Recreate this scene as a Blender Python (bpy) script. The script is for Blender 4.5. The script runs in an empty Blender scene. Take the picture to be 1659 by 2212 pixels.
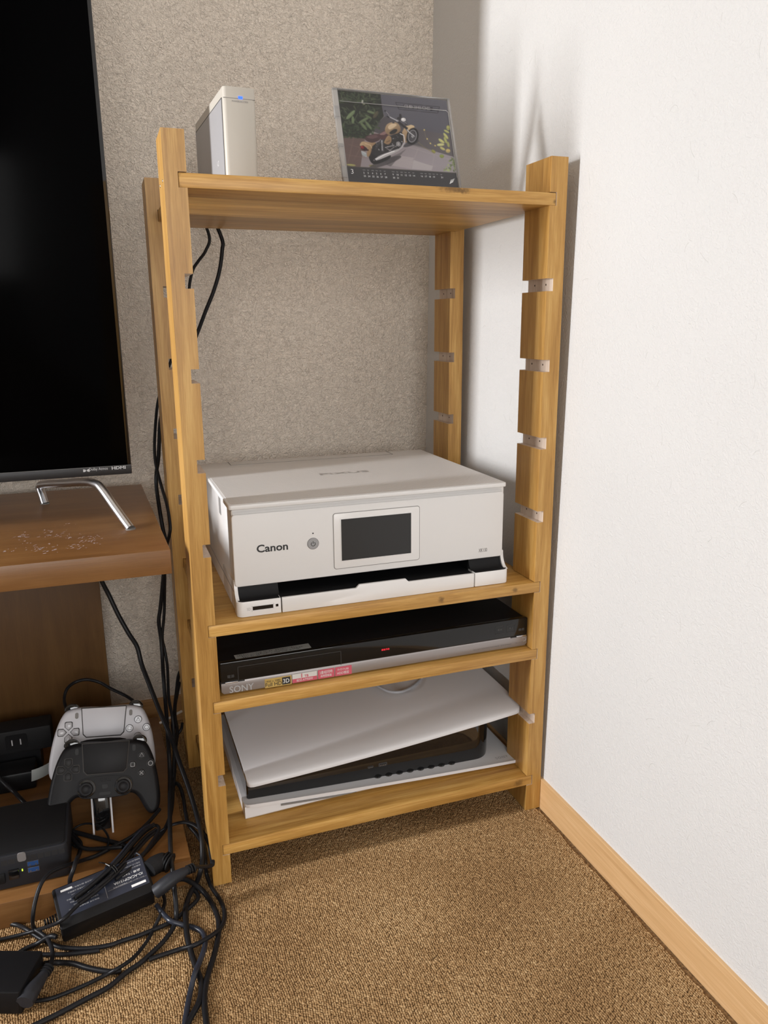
import bpy, bmesh, math, random
import numpy as np
from mathutils import Vector, Matrix, Euler

random.seed(7); RNG = np.random.default_rng(7)
D2 = bpy.data
SC = bpy.context.scene
COL = SC.collection
R = math.radians

# ------------------------------------------------------------------ camera, light, exposure
F_PX, IW, IH = 1670.0, 1659, 2212
CAM = np.array([-.5525, -.8699, .6967])
RX, RY, RZ = -.23995, .00811, -.34489
def rotm():
    c, s = math.cos, math.sin
    Rz = np.array([[c(RZ), -s(RZ), 0], [s(RZ), c(RZ), 0], [0, 0, 1]])
    Rx = np.array([[1, 0, 0], [0, c(RX), -s(RX)], [0, s(RX), c(RX)]])
    Ry = np.array([[c(RY), 0, s(RY)], [0, 1, 0], [-s(RY), 0, c(RY)]])
    return Rz @ Rx @ Ry
RM = rotm()
cam_d = D2.cameras.new('camera'); cam = D2.objects.new('camera', cam_d); COL.objects.link(cam)
cam_d.sensor_fit = 'VERTICAL'; cam_d.sensor_height = 24.0; cam_d.lens = F_PX / IH * 24.0
cam_d.clip_start = .02; cam_d.clip_end = 50
cb = np.stack([RM[:, 0], RM[:, 2], -RM[:, 1]], 1)          # camera x, y(up), z(back)
mw = Matrix.Identity(4)
for i in range(3):
    for j in range(3): mw[i][j] = cb[i, j]
    mw[i][3] = CAM[i]
cam.matrix_world = mw
SC.camera = cam

w = D2.worlds.new('daylight'); SC.world = w; w.use_nodes = True
w.node_tree.nodes['Background'].inputs[0].default_value = (.80, .88, 1.0, 1)
w.node_tree.nodes['Background'].inputs[1].default_value = .04

def area(name, loc, target, sx, sy, energy, color, spread=180):
    l = D2.lights.new(name, 'AREA'); l.shape = 'RECTANGLE'; l.size = sx; l.size_y = sy
    l.energy = energy; l.color = color; l.spread = R(spread)
    o = D2.objects.new(name, l); COL.objects.link(o); o.location = loc
    d = Vector(target) - Vector(loc); o.rotation_euler = d.to_track_quat('-Z', 'Y').to_euler()
    return o
# daylight through the gap of the left window (narrow and tall), through the rest of that window, plus an added fill lamp behind the camera
area('window_gap_daylight', (-1.99, -.045, .93), (0, .075, .70), .11, .50, 19, (.99, .99, 1.005))
area('window_gap_low_daylight', (-1.99, -.045, .55), (0, .075, .65), .11, .30, 7.5, (.99, .99, 1.005))
area('left_window_daylight', (-1.99, -1.15, 1.15), (-.2, .2, .7), 1.3, 1.2, .8, (.98, .99, 1.01))
area('rear_fill', (-.45, -2.62, 1.02), (-.4, .2, .60), 1.5, .9, 22, (.99, .985, .975))
vs = SC.view_settings; vs.view_transform = 'Standard'; vs.look = 'None'; vs.gamma = 1; vs.use_curve_mapping = False
vs.exposure = .6

# ------------------------------------------------------------------ geometry helpers
def ray(u, v):
    return RM @ np.array([(u - IW / 2) / F_PX, 1, -(v - IH / 2) / F_PX])
def at(u, v, ax, val):
    """the point of the plane axis=val that is seen at photograph pixel (u, v)"""
    d = ray(u, v); t = (val - CAM[ax]) / d[ax]; return CAM + t * d
def at_plane(u, v, p0, n):
    d = ray(u, v); n = np.array(n); t = ((np.array(p0) - CAM) @ n) / (d @ n); return CAM + t * d

class MB:
    def __init__(s): s.v = []; s.f = []; s.m = []
    def add(s, vs_, fs, mi=0):
        b = len(s.v); s.v += [tuple(map(float, p)) for p in vs_]
        for k, f in enumerate(fs):
            s.f.append([b + i for i in f]); s.m.append(mi[k] if isinstance(mi, (list, tuple)) else mi)
        return s
    def box(s, x0, x1, y0, y1, z0, z1, mi=0):
        return s.add([(x0, y0, z0), (x1, y0, z0), (x1, y1, z0), (x0, y1, z0), (x0, y0, z1), (x1, y0, z1), (x1, y1, z1), (x0, y1, z1)],
                     [(0, 3, 2, 1), (4, 5, 6, 7), (0, 1, 5, 4), (1, 2, 6, 5), (2, 3, 7, 6), (3, 0, 4, 7)], mi)
    def prism(s, poly, ax, a, b, mi=0, side_mi=None):
        """extrude a 2D polygon (CCW seen from +axis) along axis ax from a to b"""
        n = len(poly)
        def p3(p, h):
            if ax == 2: return (p[0], p[1], h)
            if ax == 1: return (p[0], h, p[1])
            return (h, p[0], p[1])
        A = [p3(p, a) for p in poly]; B = [p3(p, b) for p in poly]
        fs = [list(range(n))[::-1], list(range(n, 2 * n))] + [(i, (i + 1) % n, n + (i + 1) % n, n + i) for i in range(n)]
        mm = [mi, mi] + ([mi] * n if side_mi is None else list(side_mi))
        return s.add(A + B, fs, mm)
    def tube(s, pts, r, seg=8, sx=1.0, cap=True, mi=0):
        pts = np.array(pts, float); n = len(pts)
        rr = r if hasattr(r, '__len__') else [r] * n
        T = np.gradient(pts, axis=0); T /= np.maximum(np.linalg.norm(T, axis=1), 1e-9)[:, None]
        up = np.array([0, 0, 1.]) if abs(T[0][2]) < .9 else np.array([1., 0, 0])
        N = np.cross(up, T[0]); N /= np.linalg.norm(N); V = []
        for i in range(n):
            N = N - T[i] * (N @ T[i]); N /= np.linalg.norm(N); Bn = np.cross(T[i], N)
            for k in range(seg):
                a = 2 * math.pi * k / seg
                V.append(pts[i] + rr[i] * (N * math.cos(a) * sx + Bn * math.sin(a)))
        F = [(i * seg + k, i * seg + (k + 1) % seg, (i + 1) * seg + (k + 1) % seg, (i + 1) * seg + k) for i in range(n - 1) for k in range(seg)]
        if cap: F += [list(range(seg))[::-1], list(range((n - 1) * seg, n * seg))]
        return s.add(V, F, mi)
    def lathe(s, prof, c, ax=2, seg=24, mi=0):
        """profile of (radius, height) pairs round axis ax through c"""
        V = []
        for r_, h in prof:
            for k in range(seg):
                a = 2 * math.pi * k / seg; p = [r_ * math.cos(a), r_ * math.sin(a)]
                q = [p[0], p[1], h] if ax == 2 else ([p[0], h, p[1]] if ax == 1 else [h, p[0], p[1]])
                V.append((q[0] + c[0], q[1] + c[1], q[2] + c[2]))
        n = len(prof)
        F = [(i * seg + k, i * seg + (k + 1) % seg, (i + 1) * seg + (k + 1) % seg, (i + 1) * seg + k) for i in range(n - 1) for k in range(seg)]
        F += [list(range(seg))[::-1], list(range((n - 1) * seg, n * seg))]
        return s.add(V, F, mi)
    def pillow(s, outline, z0, z1, r, steps=4, mi=0, rd=None):
        """closed outline (CCW) thickened in z with rounded rims"""
        P = np.array(outline, float); n = len(P)
        t = np.roll(P, -1, 0) - np.roll(P, 1, 0); t /= np.linalg.norm(t, axis=1)[:, None]
        nin = np.stack([-t[:, 1], t[:, 0]], 1); V = []; rows = []
        prof = [(r * (1 - math.sin(a)), z0 + r * (1 - math.cos(a))) for a in np.linspace(0, math.pi / 2, steps + 1)]
        prof += [(r * (1 - math.cos(a)), z1 - r * (1 - math.sin(a))) for a in np.linspace(0, math.pi / 2, steps + 1)]
        for d, z in prof:
            Q = P + nin * d * ((rd or r) / r); rows.append(len(V)); V += [(q[0], q[1], z) for q in Q]
        F = []
        for a in range(len(prof) - 1):
            F += [(a * n + k, a * n + (k + 1) % n, (a + 1) * n + (k + 1) % n, (a + 1) * n + k) for k in range(n)]
        F += [list(range(n))[::-1], list(range((len(prof) - 1) * n, len(prof) * n))]
        return s.add(V, F, mi)
    def surf(s, fn, us, vs_, mi=0, thick=0, nrm=(0, 0, -1)):
        """grid surface fn(u, v); with thick a closed slab towards nrm"""
        a, b = len(us), len(vs_)
        V = [np.array(fn(u, v)) for u in us for v in vs_]
        F = [(i * b + j, (i + 1) * b + j, (i + 1) * b + j + 1, i * b + j + 1) for i in range(a - 1) for j in range(b - 1)]
        if thick:
            o = len(V); V += [p + np.array(nrm) * thick for p in V[:o]]
            F += [tuple(o + k for k in f[::-1]) for f in F[:]]
            rim = [i * b for i in range(a)] + [(a - 1) * b + j for j in range(1, b)] + [i * b + b - 1 for i in range(a - 2, -1, -1)] + [j for j in range(b - 2, 0, -1)]
            F += [(rim[(k + 1) % len(rim)], rim[k], rim[k] + o, rim[(k + 1) % len(rim)] + o) for k in range(len(rim))]
        return s.add(V, F, mi)
    def build(s, name, mats, parent=None, bevel=0, seg=2, smooth=True, ang=40, recalc=True):
        if not isinstance(mats, (list, tuple)): mats = [mats]
        me = D2.meshes.new(name); me.from_pydata(s.v, [], s.f)
        for m_ in mats: me.materials.append(m_)
        me.polygons.foreach_set('material_index', s.m)
        if bevel or recalc:
            bm = bmesh.new(); bm.from_mesh(me)
            if recalc: bmesh.ops.recalc_face_normals(bm, faces=bm.faces)
            if bevel:
                es = [e for e in bm.edges if len(e.link_faces) == 2 and e.calc_face_angle(0) > R(30)]
                bmesh.ops.bevel(bm, geom=es, offset=bevel, segments=seg, profile=.5, affect='EDGES', clamp_overlap=True, material=-1)
            bm.to_mesh(me); bm.free()
        if smooth:
            me.polygons.foreach_set('use_smooth', [True] * len(me.polygons)); me.set_sharp_from_angle(angle=R(ang))
        me.update()
        return link(name, me, parent)

def link(name, me, parent=None):
    o = D2.objects.new(name, me); COL.objects.link(o)
    if parent is not None:
        o.parent = parent
        # parts of unrotated things are modelled in room coordinates, parts of rotated things in their own
        top = parent
        while top.parent is not None: top = top.parent
        if not top.get('_own'):
            if parent is top: o.matrix_parent_inverse = Matrix.Translation(-Vector(top.location))
    return o
OWN = []
def thing(name, label, cat, loc, rot=None, group=None):
    o = D2.objects.new(name, None); COL.objects.link(o); o.location = loc; o.empty_display_size = .02
    if rot is not None: o.rotation_euler = rot; o['_own'] = True; OWN.append(o)
    return tag(o, label, cat, group)
def tag(o, label, cat, group=None, kind=None):
    o['label'] = label; o['category'] = cat
    if group: o['group'] = group
    if kind: o['kind'] = kind
    return o
def struct(o): o['kind'] = 'structure'; return o

def rrect(x0, x1, y0, y1, r, n=5):
    P = []
    for cx, cy, a0 in ((x1 - r, y0 + r, -90), (x1 - r, y1 - r, 0), (x0 + r, y1 - r, 90), (x0 + r, y0 + r, 180)):
        for k in range(n + 1):
            a = R(a0 + 90 * k / n); P.append((cx + r * math.cos(a), cy + r * math.sin(a)))
    return P
def catmull(P, sub=6):
    P = [np.array(p, float) for p in P]; P = [2 * P[0] - P[1]] + P + [2 * P[-1] - P[-2]]; out = []
    for i in range(1, len(P) - 2):
        p0, p1, p2, p3 = P[i - 1:i + 3]
        for k in range(sub):
            t = k / sub
            out.append(.5 * ((2 * p1) + (-p0 + p2) * t + (2 * p0 - 5 * p1 + 4 * p2 - p3) * t * t + (-p0 + 3 * p1 - 3 * p2 + p3) * t ** 3))
    out.append(P[-2]); return out
def closed_curve(P, sub=4):
    P = [np.array(p, float) for p in P]; n = len(P); out = []
    for i in range(n):
        p0, p1, p2, p3 = P[i - 1], P[i], P[(i + 1) % n], P[(i + 2) % n]
        for k in range(sub):
            t = k / sub
            out.append(.5 * ((2 * p1) + (-p0 + p2) * t + (2 * p0 - 5 * p1 + 4 * p2 - p3) * t * t + (-p0 + 3 * p1 - 3 * p2 + p3) * t ** 3))
    return out

def text(name, body, mat_, parent, origin, xdir, ydir, width=None, height=None, depth=.0003, align='LEFT', shear=0, spacing=1.0, bold=0.0):
    """lettering as a thin mesh; origin = lower left (or centre), scaled to width and/or cap height"""
    c = D2.curves.new(name, 'FONT'); c.body = body; c.size = 1; c.align_x = align; c.shear = shear; c.space_character = spacing
    c.extrude = 0; c.offset = bold; c.resolution_u = 3
    t = D2.objects.new(name, c); COL.objects.link(t)
    dg = bpy.context.evaluated_depsgraph_get(); me = D2.meshes.new_from_object(t.evaluated_get(dg))
    D2.objects.remove(t); D2.curves.remove(c)
    n = len(me.vertices)
    if n == 0: D2.meshes.remove(me); return None
    co = np.empty(n * 3); me.vertices.foreach_get('co', co); co = co.reshape(-1, 3)
    lo, hi = co.min(0), co.max(0); w0, h0 = hi[0] - lo[0], hi[1] - lo[1]
    sx = width / w0 if width else height / h0; sy = height / h0 if height else sx
    if align == 'CENTER': co[:, 0] = (co[:, 0] - (lo[0] + hi[0]) / 2) * sx
    else: co[:, 0] = (co[:, 0] - lo[0]) * sx
    co[:, 1] = (co[:, 1] - lo[1]) * sy
    X = np.array(xdir, float); X /= np.linalg.norm(X); Y = np.array(ydir, float); Y /= np.linalg.norm(Y); Z = np.cross(X, Y)
    fs = [list(p.vertices) for p in me.polygons]
    D2.meshes.remove(me)
    W_ = np.array(origin) + co[:, :1] * X + co[:, 1:2] * Y + Z * depth
    m = MB(); m.add(W_, fs); return m.build(name, mat_, parent, smooth=False, recalc=False)

# ------------------------------------------------------------------ materials
class NT:
    def __init__(s, name):
        s.m = D2.materials.new(name); s.m.use_nodes = True; s.t = s.m.node_tree; s.p = s.t.nodes['Principled BSDF']; s.out = s.t.nodes['Material Output']
    def n(s, typ, **k):
        nd = s.t.nodes.new(typ)
        for a, b in k.items():
            if a.startswith('i_'):
                key = a[2:]; nd.inputs[int(key) if key.isdigit() else key.replace('_', ' ')].default_value = b
            else: setattr(nd, a, b)
        return nd
    def l(s, a, b): s.t.links.new(a, b)
    def coord(s, scale=(1, 1, 1), kind='Object', rot=(0, 0, 0)):
        tc = s.n('ShaderNodeTexCoord'); mp = s.n('ShaderNodeMapping'); s.l(tc.outputs[kind], mp.inputs[0])
        mp.inputs['Scale'].default_value = scale; mp.inputs['Rotation'].default_value = rot; return mp.outputs[0]
    def noise(s, vec, scale, detail=3, rough=.5, dist=0, typ=None):
        nd = s.n('ShaderNodeTexNoise'); s.l(vec, nd.inputs['Vector'])
        if typ: nd.noise_type = typ
        nd.inputs['Scale'].default_value = scale; nd.inputs['Detail'].default_value = detail
        nd.inputs['Roughness'].default_value = rough; nd.inputs['Distortion'].default_value = dist; return nd.outputs[0]
    def ramp(s, fac, stops):
        r = s.n('ShaderNodeValToRGB'); s.l(fac, r.inputs[0]); e = r.color_ramp.elements
        while len(e) < len(stops): e.new(.5)
        for k, (p, c) in enumerate(stops): e[k].position = p; e[k].color = (*c, 1)
        return r.outputs[0]
    def mixc(s, fac, a, b, mode='MIX'):
        m_ = s.n('ShaderNodeMix', data_type='RGBA', blend_type=mode)
        for sock, val in ((0, fac), (6, a), (7, b)):
            if hasattr(val, 'is_output') or hasattr(val, 'links'): s.l(val, m_.inputs[sock])
            else: m_.inputs[sock].default_value = val if sock == 0 else (*val, 1)
        return m_.outputs[2]
    def math(s, op, a, b=0.0):
        m_ = s.n('ShaderNodeMath', operation=op)
        for k, val in enumerate((a, b)):
            if hasattr(val, 'links'): s.l(val, m_.inputs[k])
            else: m_.inputs[k].default_value = val
        return m_.outputs[0]
    def bump(s, h, strength, dist):
        b = s.n('ShaderNodeBump'); s.l(h, b.inputs['Height']); b.inputs['Strength'].default_value = strength; b.inputs['Distance'].default_value = dist
        s.l(b.outputs[0], s.p.inputs['Normal']); return b
def srgb(r, g, b):
    f = lambda c: c / 12.92 if c <= .04045 else ((c + .055) / 1.055) ** 2.4
    return (f(r / 255), f(g / 255), f(b / 255))
def plain(name, col, rough=.5, metal=0, spec=.5, coat=0, grain=0, gscale=900, emit=None, es=0):
    t = NT(name); t.p.inputs['Base Color'].default_value = (*col, 1); t.p.inputs['Roughness'].default_value = rough
    t.p.inputs['Metallic'].default_value = metal; t.p.inputs['Specular IOR Level'].default_value = spec; t.p.inputs['Coat Weight'].default_value = coat
    t.p.inputs['Coat Roughness'].default_value = .05
    if grain:
        v = t.coord(); h = t.noise(v, gscale, 2); t.bump(h, grain, .0004)
    if emit: t.p.inputs['Emission Color'].default_value = (*emit, 1); t.p.inputs['Emission Strength'].default_value = es
    return t.m
def wood(name, ax, dark, mid, light, lanes=None, rough=.42, knots=(), fine=1.0, stretch=14):
    t = NT(name); k = [1, 1, 1]; sc = [stretch * 6.0] * 3; sc[ax] = 6.0
    v = t.coord(tuple(sc))
    n1 = t.noise(v, 1.0, 4, .6, .6)
    sc2 = [900.0] * 3; sc2[ax] = 26.0
    n2 = t.noise(t.coord(tuple(sc2)), 1.0, 3, .6)
    n3 = t.noise(t.coord((1, 1, 1)), 9.0, 2, .5)
    f = t.math('ADD', t.math('MULTIPLY', n1, .58), t.math('ADD', t.math('MULTIPLY', n2, .34 * fine), t.math('MULTIPLY', n3, .08 + .40 * (1 - fine))))
    sc3 = [150.0] * 3; sc3[ax] = 3.0; n4 = t.noise(t.coord(tuple(sc3)), 1.0, 2, .5)
    col = t.ramp(f, [(.34, dark), (.50, mid), (.64, light)])
    st = t.ramp(n4, [(.60, (1, 1, 1)), (.72, (.80, .74, .66))]) if fine > .8 else None
    if st is not None: col = t.mixc(1.0, col, st, 'MULTIPLY')
    if lanes is not None:
        la, lw = lanes; sx = t.n('ShaderNodeSeparateXYZ'); t.l(t.coord(), sx.inputs[0])
        q = t.math('FLOOR', t.math('DIVIDE', sx.outputs[la], lw)); wn = t.n('ShaderNodeTexWhiteNoise', noise_dimensions='1D'); t.l(q, wn.inputs['W'])
        b = t.math('ADD', t.math('MULTIPLY', wn.outputs[0], .30), .84); cc = t.n('ShaderNodeCombineColor')
        for i in range(3): t.l(b, cc.inputs[i])
        col = t.mixc(1.0, col, cc.outputs[0], 'MULTIPLY')
    for (kx, ky, kz, kr, kst) in knots:
        mp = t.n('ShaderNodeMapping', vector_type='TEXTURE'); tc = t.n('ShaderNodeTexCoord'); t.l(tc.outputs['Object'], mp.inputs[0]); mp.inputs['Location'].default_value = (kx, ky, kz); mp.inputs['Scale'].default_value = (kst, 1, 1)
        d = t.n('ShaderNodeVectorMath', operation='LENGTH'); t.l(mp.outputs[0], d.inputs[0])
        nn = t.noise(t.coord(), 260, 3, .6); dd = t.math('ADD', d.outputs['Value'], t.math('MULTIPLY', t.math('SUBTRACT', nn, .5), kr * 1.3))
        mr = t.n('ShaderNodeMapRange'); t.l(dd, mr.inputs[0]); mr.inputs[1].default_value = kr * .25; mr.inputs[2].default_value = kr; mr.inputs[3].default_value = .75; mr.inputs[4].default_value = 0
        col = t.mixc(mr.outputs[0], col, tuple(c * .38 for c in dark))
    t.l(col, t.p.inputs['Base Color']); t.p.inputs['Roughness'].default_value = rough
    t.bump(t.math('ADD', n2, t.math('MULTIPLY', n1, .5)), .12, .0006)
    return t.m

PD, PM, PL = (.330, .160, .032), (.485, .262, .064), (.62, .375, .115)
M = {}
for nm, ax in (('x', 0), ('z', 2)): M['pine_' + nm] = wood('honey_pine_' + nm, ax, PD, PM, PL)
M['pine_top'] = wood('honey_pine_top', 0, PD, PM, PL, lanes=(1, .052), knots=[(-.152, 0, .8462, .0050, 4.5), (-.139, 0, .8448, .0040, 3.0), (-.016, 0, .838, .0035, 1.0)])
M['pine_mid'] = wood('honey_pine_mid', 0, PD, PM, PL, lanes=(1, .052), knots=[(-.1615, 0, .3455, .0055, 1.0), (-.053, 0, .345, .004, 1.6)])
M['pine_low'] = wood('honey_pine_low', 0, PD, PM, PL, lanes=(1, .052), knots=[(-.036, 0, .0475, .0075, 1.3)])
M['pine_rec'] = wood('honey_pine_rec', 0, PD, PM, PL, lanes=(1, .052))
M['bare'] = wood('bare_pine', 2, (.52, .40, .31), (.66, .54, .44), (.74, .64, .55), rough=.7)
M['hole'] = plain('screw_hole_dark', (.05, .025, .012), .8)
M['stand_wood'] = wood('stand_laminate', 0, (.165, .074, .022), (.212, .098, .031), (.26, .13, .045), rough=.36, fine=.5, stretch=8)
M['stand_wood_shaded'] = wood('stand_laminate_shaded', 2, (.075, .034, .009), (.098, .046, .012), (.12, .06, .017), rough=.45, fine=.5, stretch=8)  # laminate darkened so its colour carries the shade under the top board
M['skirt'] = wood('skirting_wood', 1, (.56, .34, .155), (.64, .40, .19), (.70, .46, .24), rough=.5, stretch=30)
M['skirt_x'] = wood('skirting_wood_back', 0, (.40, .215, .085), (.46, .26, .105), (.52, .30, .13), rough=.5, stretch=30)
M['white_plastic'] = plain('white_plastic', (.76, .75, .74), .42, grain=.06, gscale=1500)
M['white_gloss'] = plain('white_gloss_plastic', (.80, .79, .78), .22)
M['white_side'] = plain('white_side_plastic', (.80, .79, .78), .16)
M['ivory'] = plain('ivory_plastic', (.53, .495, .435), .45, grain=.05)
M['silver_panel'] = plain('silver_grey_panel', (.34, .335, .345), .38, spec=.5)
M['seam'] = plain('seam_dark', (.045, .042, .04), .7)
M['seam_soft'] = plain('seam_grey', (.23, .22, .21), .7)
M['black'] = plain('black_plastic', (.008, .008, .009), .38, spec=.22, grain=.1)
M['black_matte'] = plain('black_matte_plastic', (.011, .011, .012), .6, spec=.22, grain=.15)
M['black_gloss'] = plain('black_gloss_plastic', (.006, .006, .0065), .06, spec=.5, coat=.5)
M['black_smoke'] = plain('smoked_black_panel', (.008, .008, .008), .10, spec=.45)
M['black_metal'] = plain('black_painted_metal', (.008, .008, .009), .45, spec=.22, grain=.1)
M['screen'] = plain('dark_screen', (.012, .012, .012), .14, spec=.5)
M['lcd'] = plain('grey_lcd', (.020, .020, .020), .22, spec=.5)
M['tv_screen'] = plain('television_screen', (.0010, .0010, .0012), .12, spec=.02)
M['silver'] = plain('silver_painted', (.34, .315, .31), .40, metal=.55)
M['chrome'] = plain('brushed_chrome', (.62, .62, .64), .28, metal=1)
M['grey_btn'] = plain('grey_button', (.33, .33, .335), .4)
M['ink'] = plain('black_ink', (.02, .02, .022), .6)
M['ink_grey'] = plain('grey_ink', (.20, .19, .19), .6)
M['white_ink'] = plain('white_ink', (.80, .80, .80), .6)
M['light_grey_ink'] = plain('light_grey_ink', (.42, .42, .43), .5)
M['faint_ink'] = plain('faint_ink', (.085, .085, .085), .5)
M['gold'] = plain('gold_sticker', (.62, .44, .14), .4, metal=.3)
M['pink'] = plain('pink_sticker', (.60, .105, .155), .5)
M['paper'] = plain('white_sticker', (.68, .67, .65), .55)
M['label_grey'] = plain('grey_label', (.36, .38, .37), .5)
M['label_dark'] = plain('navy_label', (.020, .024, .040), .45)
M['red_led'] = plain('red_display', (.4, .01, .02), .5, emit=(1, .03, .05), es=.9)
M['blue_led'] = plain('blue_led', (.01, .03, .6), .4, emit=(.02, .10, 1), es=1.6)
M['green_led'] = plain('green_led', (.2, .4, .02), .4, emit=(.55, 1, .05), es=1.2)
M['usb_blue'] = plain('usb_blue', (.02, .07, .22), .4)
M['metal_pin'] = plain('metal_pin', (.6, .58, .55), .3, metal=1)
M['cable'] = plain('black_cable', (.010, .010, .0115), .40, spec=.22, grain=.1, gscale=600)
M['cable_blue'] = plain('blue_black_cable', (.020, .024, .036), .34)
M['cable_grey'] = plain('grey_cable', (.40, .41, .44), .5)
M['cable_white'] = plain('white_cable', (.55, .50, .44), .5)
M['nuc'] = plain('charcoal_metal', (.024, .025, .030), .5, metal=.2, spec=.3)
M['smoke_white'] = plain('pad_white', (.62, .62, .66), .42, grain=.08, gscale=2500)
M['pad_black'] = plain('pad_black', (.010, .010, .0115), .5, spec=.22, grain=.15, gscale=2500)
M['pad_btn_clear'] = plain('pad_clear_button', (.50, .50, .53), .2)
M['pad_btn_black'] = plain('pad_black_button', (.010, .010, .011), .5, spec=.3)

def glass(name, tint=(1, 1, 1), edge=False):
    t = NT(name); t.t.nodes.remove(t.p)
    tr = t.n('ShaderNodeBsdfTransparent'); tr.inputs[0].default_value = (*tint, 1); gl = t.n('ShaderNodeBsdfGlossy'); gl.inputs['Roughness'].default_value = .03
    fr = t.n('ShaderNodeFresnel'); fr.inputs[0].default_value = 1.45 if edge else 1.22; mx = t.n('ShaderNodeMixShader')
    if edge:
        df = t.n('ShaderNodeBsdfTranslucent'); df.inputs[0].default_value = (.75, .74, .72, 1); d2 = t.n('ShaderNodeBsdfDiffuse'); d2.inputs[0].default_value = (.62, .61, .60, 1)
        a = t.n('ShaderNodeAddShader'); m2 = t.n('ShaderNodeMixShader'); m2.inputs[0].default_value = .5; t.l(df.outputs[0], m2.inputs[1]); t.l(d2.outputs[0], m2.inputs[2])
        m3 = t.n('ShaderNodeMixShader'); m3.inputs[0].default_value = .55; t.l(tr.outputs[0], m3.inputs[1]); t.l(m2.outputs[0], m3.inputs[2]); base = m3.outputs[0]
    else: base = tr.outputs[0]
    t.l(fr.outputs[0], mx.inputs[0]); t.l(base, mx.inputs[1]); t.l(gl.outputs[0], mx.inputs[2]); t.l(mx.outputs[0], t.out.inputs[0]); return t.m
M['clear'] = glass('clear_plastic'); M['clear_edge'] = glass('clear_plastic_edge', edge=True)

def wallpaper(name, col, strength, dist, scale, plane_rot=(0, 0, 0)):
    t = NT(name); v = t.coord()
    warp = t.n('ShaderNodeVectorMath', operation='ADD'); nw = t.n('ShaderNodeTexNoise'); t.l(v, nw.inputs['Vector']); nw.inputs['Scale'].default_value = 60; nw.inputs['Detail'].default_value = 2
    sub = t.n('ShaderNodeVectorMath', operation='SCALE'); t.l(nw.outputs['Color'], sub.inputs[0]); sub.inputs['Scale'].default_value = .012
    t.l(v, warp.inputs[0]); t.l(sub.outputs[0], warp.inputs[1])
    a = t.noise(warp.outputs[0], scale, 1.5, .5, 2.2)
    b = t.noise(v, scale * 1.9, 2, .55, 1.6)
    h = t.math('ADD', t.math('MULTIPLY', a, .6), t.math('MULTIPLY', b, .4))
    t.bump(h, strength, dist)
    c = t.noise(v, 3.0, 2, .5); t.l(t.ramp(c, [(.3, tuple(x * .97 for x in col)), (.7, tuple(min(1, x * 1.02) for x in col))]), t.p.inputs['Base Color'])
    t.p.inputs['Roughness'].default_value = .75; t.p.inputs['Specular IOR Level'].default_value = .25
    return t.m
M['wall_back'] = wallpaper('embossed_beige_wallpaper', (.90, .80, .69), 1.0, .0078, 150)
M['wall_right'] = wallpaper('embossed_white_wallpaper', (.67, .665, .655), .5, .0026, 150)
M['ceiling'] = plain('ceiling_white', (.80, .77, .72), .8)
M['wall_far'] = plain('far_wall_beige', (.60, .53, .45), .8)

# carpet
t = NT('loop_pile_carpet')
at_ = t.n('ShaderNodeAttribute', attribute_type='INSTANCER', attribute_name='tint'); nz = t.noise(t.coord(), 5.0, 2)
col = t.ramp(at_.outputs['Fac'], [(0, (.235, .130, .050)), (.5, (.335, .200, .085)), (1, (.46, .305, .150))]); t.l(col, t.p.inputs['Base Color']); t.p.inputs['Roughness'].default_value = .7
t.p.inputs['Specular IOR Level'].default_value = .35; M['pile'] = t.m
t = NT('carpet_backing'); v = t.coord((235, 220, 1)); c = t.noise(v, 1.0, 3, .6); t.l(t.ramp(c, [(.3, (.10, .055, .022)), (.6, (.26, .155, .066)), (.8, (.36, .225, .10))]), t.p.inputs['Base Color'])
t.p.inputs['Roughness'].default_value = .9; t.bump(c, .8, .003); M['carpet_base'] = t.m

# ------------------------------------------------------------------ the room
GY = .463
def wx(z): return .0046 + .0135 * z
def frame_box(mb, x0, x1, y0, y1, z0, z1): mb.box(x0, x1, y0, y1, z0, z1)
struct(MB().box(-2.12, .12, -2.75, GY + .08, -.09, -.0022).build('floor', M['carpet_base'], smooth=False))
struct(MB().box(-2.12, .12, GY, GY + .08, -.0022, 2.4).build('wall_back', M['wall_back'], smooth=False))
m = MB(); m.prism([(wx(0), -.0022), (.12, -.0022), (.12, 2.4), (wx(2.4), 2.4)], 1, -2.75, GY); struct(m.build('wall_right', M['wall_right'], smooth=False))
struct(MB().box(-2.12, .12, -2.75, GY + .08, 2.4, 2.46).build('ceiling', M['ceiling'], smooth=False))
m = MB(); Wy0, Wy1, Wz0, Wz1 = -2.2, 0.14, .40, 2.05
m.box(-2.12, -2.04, -2.75, Wy0, -.0022, 2.4); m.box(-2.12, -2.04, Wy1, GY, -.0022, 2.4); m.box(-2.12, -2.04, Wy0, Wy1, -.0022, Wz0); m.box(-2.12, -2.04, Wy0, Wy1, Wz1, 2.4)
struct(m.build('wall_left', M['wall_far'], smooth=False))
m = MB(); m.box(-2.12, -1.65, -2.83, -2.75, -.0022, 2.4); m.box(.02, .12, -2.83, -2.75, -.0022, 2.4); m.box(-1.65, .02, -2.83, -2.75, -.0022, .8); m.box(-1.65, .02, -2.83, -2.75, 1.9, 2.4)
struct(m.build('wall_front', M['wall_far'], smooth=False))
fr_ = np.random.default_rng(5); m = MB()
for k in range(260):
    y, z = -.75 + 1.05 * fr_.random(), .06 + 1.25 * fr_.random(); a0 = math.pi / 2 + fr_.normal(0, .7); L_ = .004 + .015 * fr_.random() ** 1.5; cv = fr_.normal(0, 70)
    pts = []; 
    for q in range(6): pts.append((wx(z) + .00002, y, z)); a0 += cv * L_ / 5; y += math.cos(a0) * L_ / 5; z += math.sin(a0) * L_ / 5
    m.tube(pts, .00016, 4)
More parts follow.
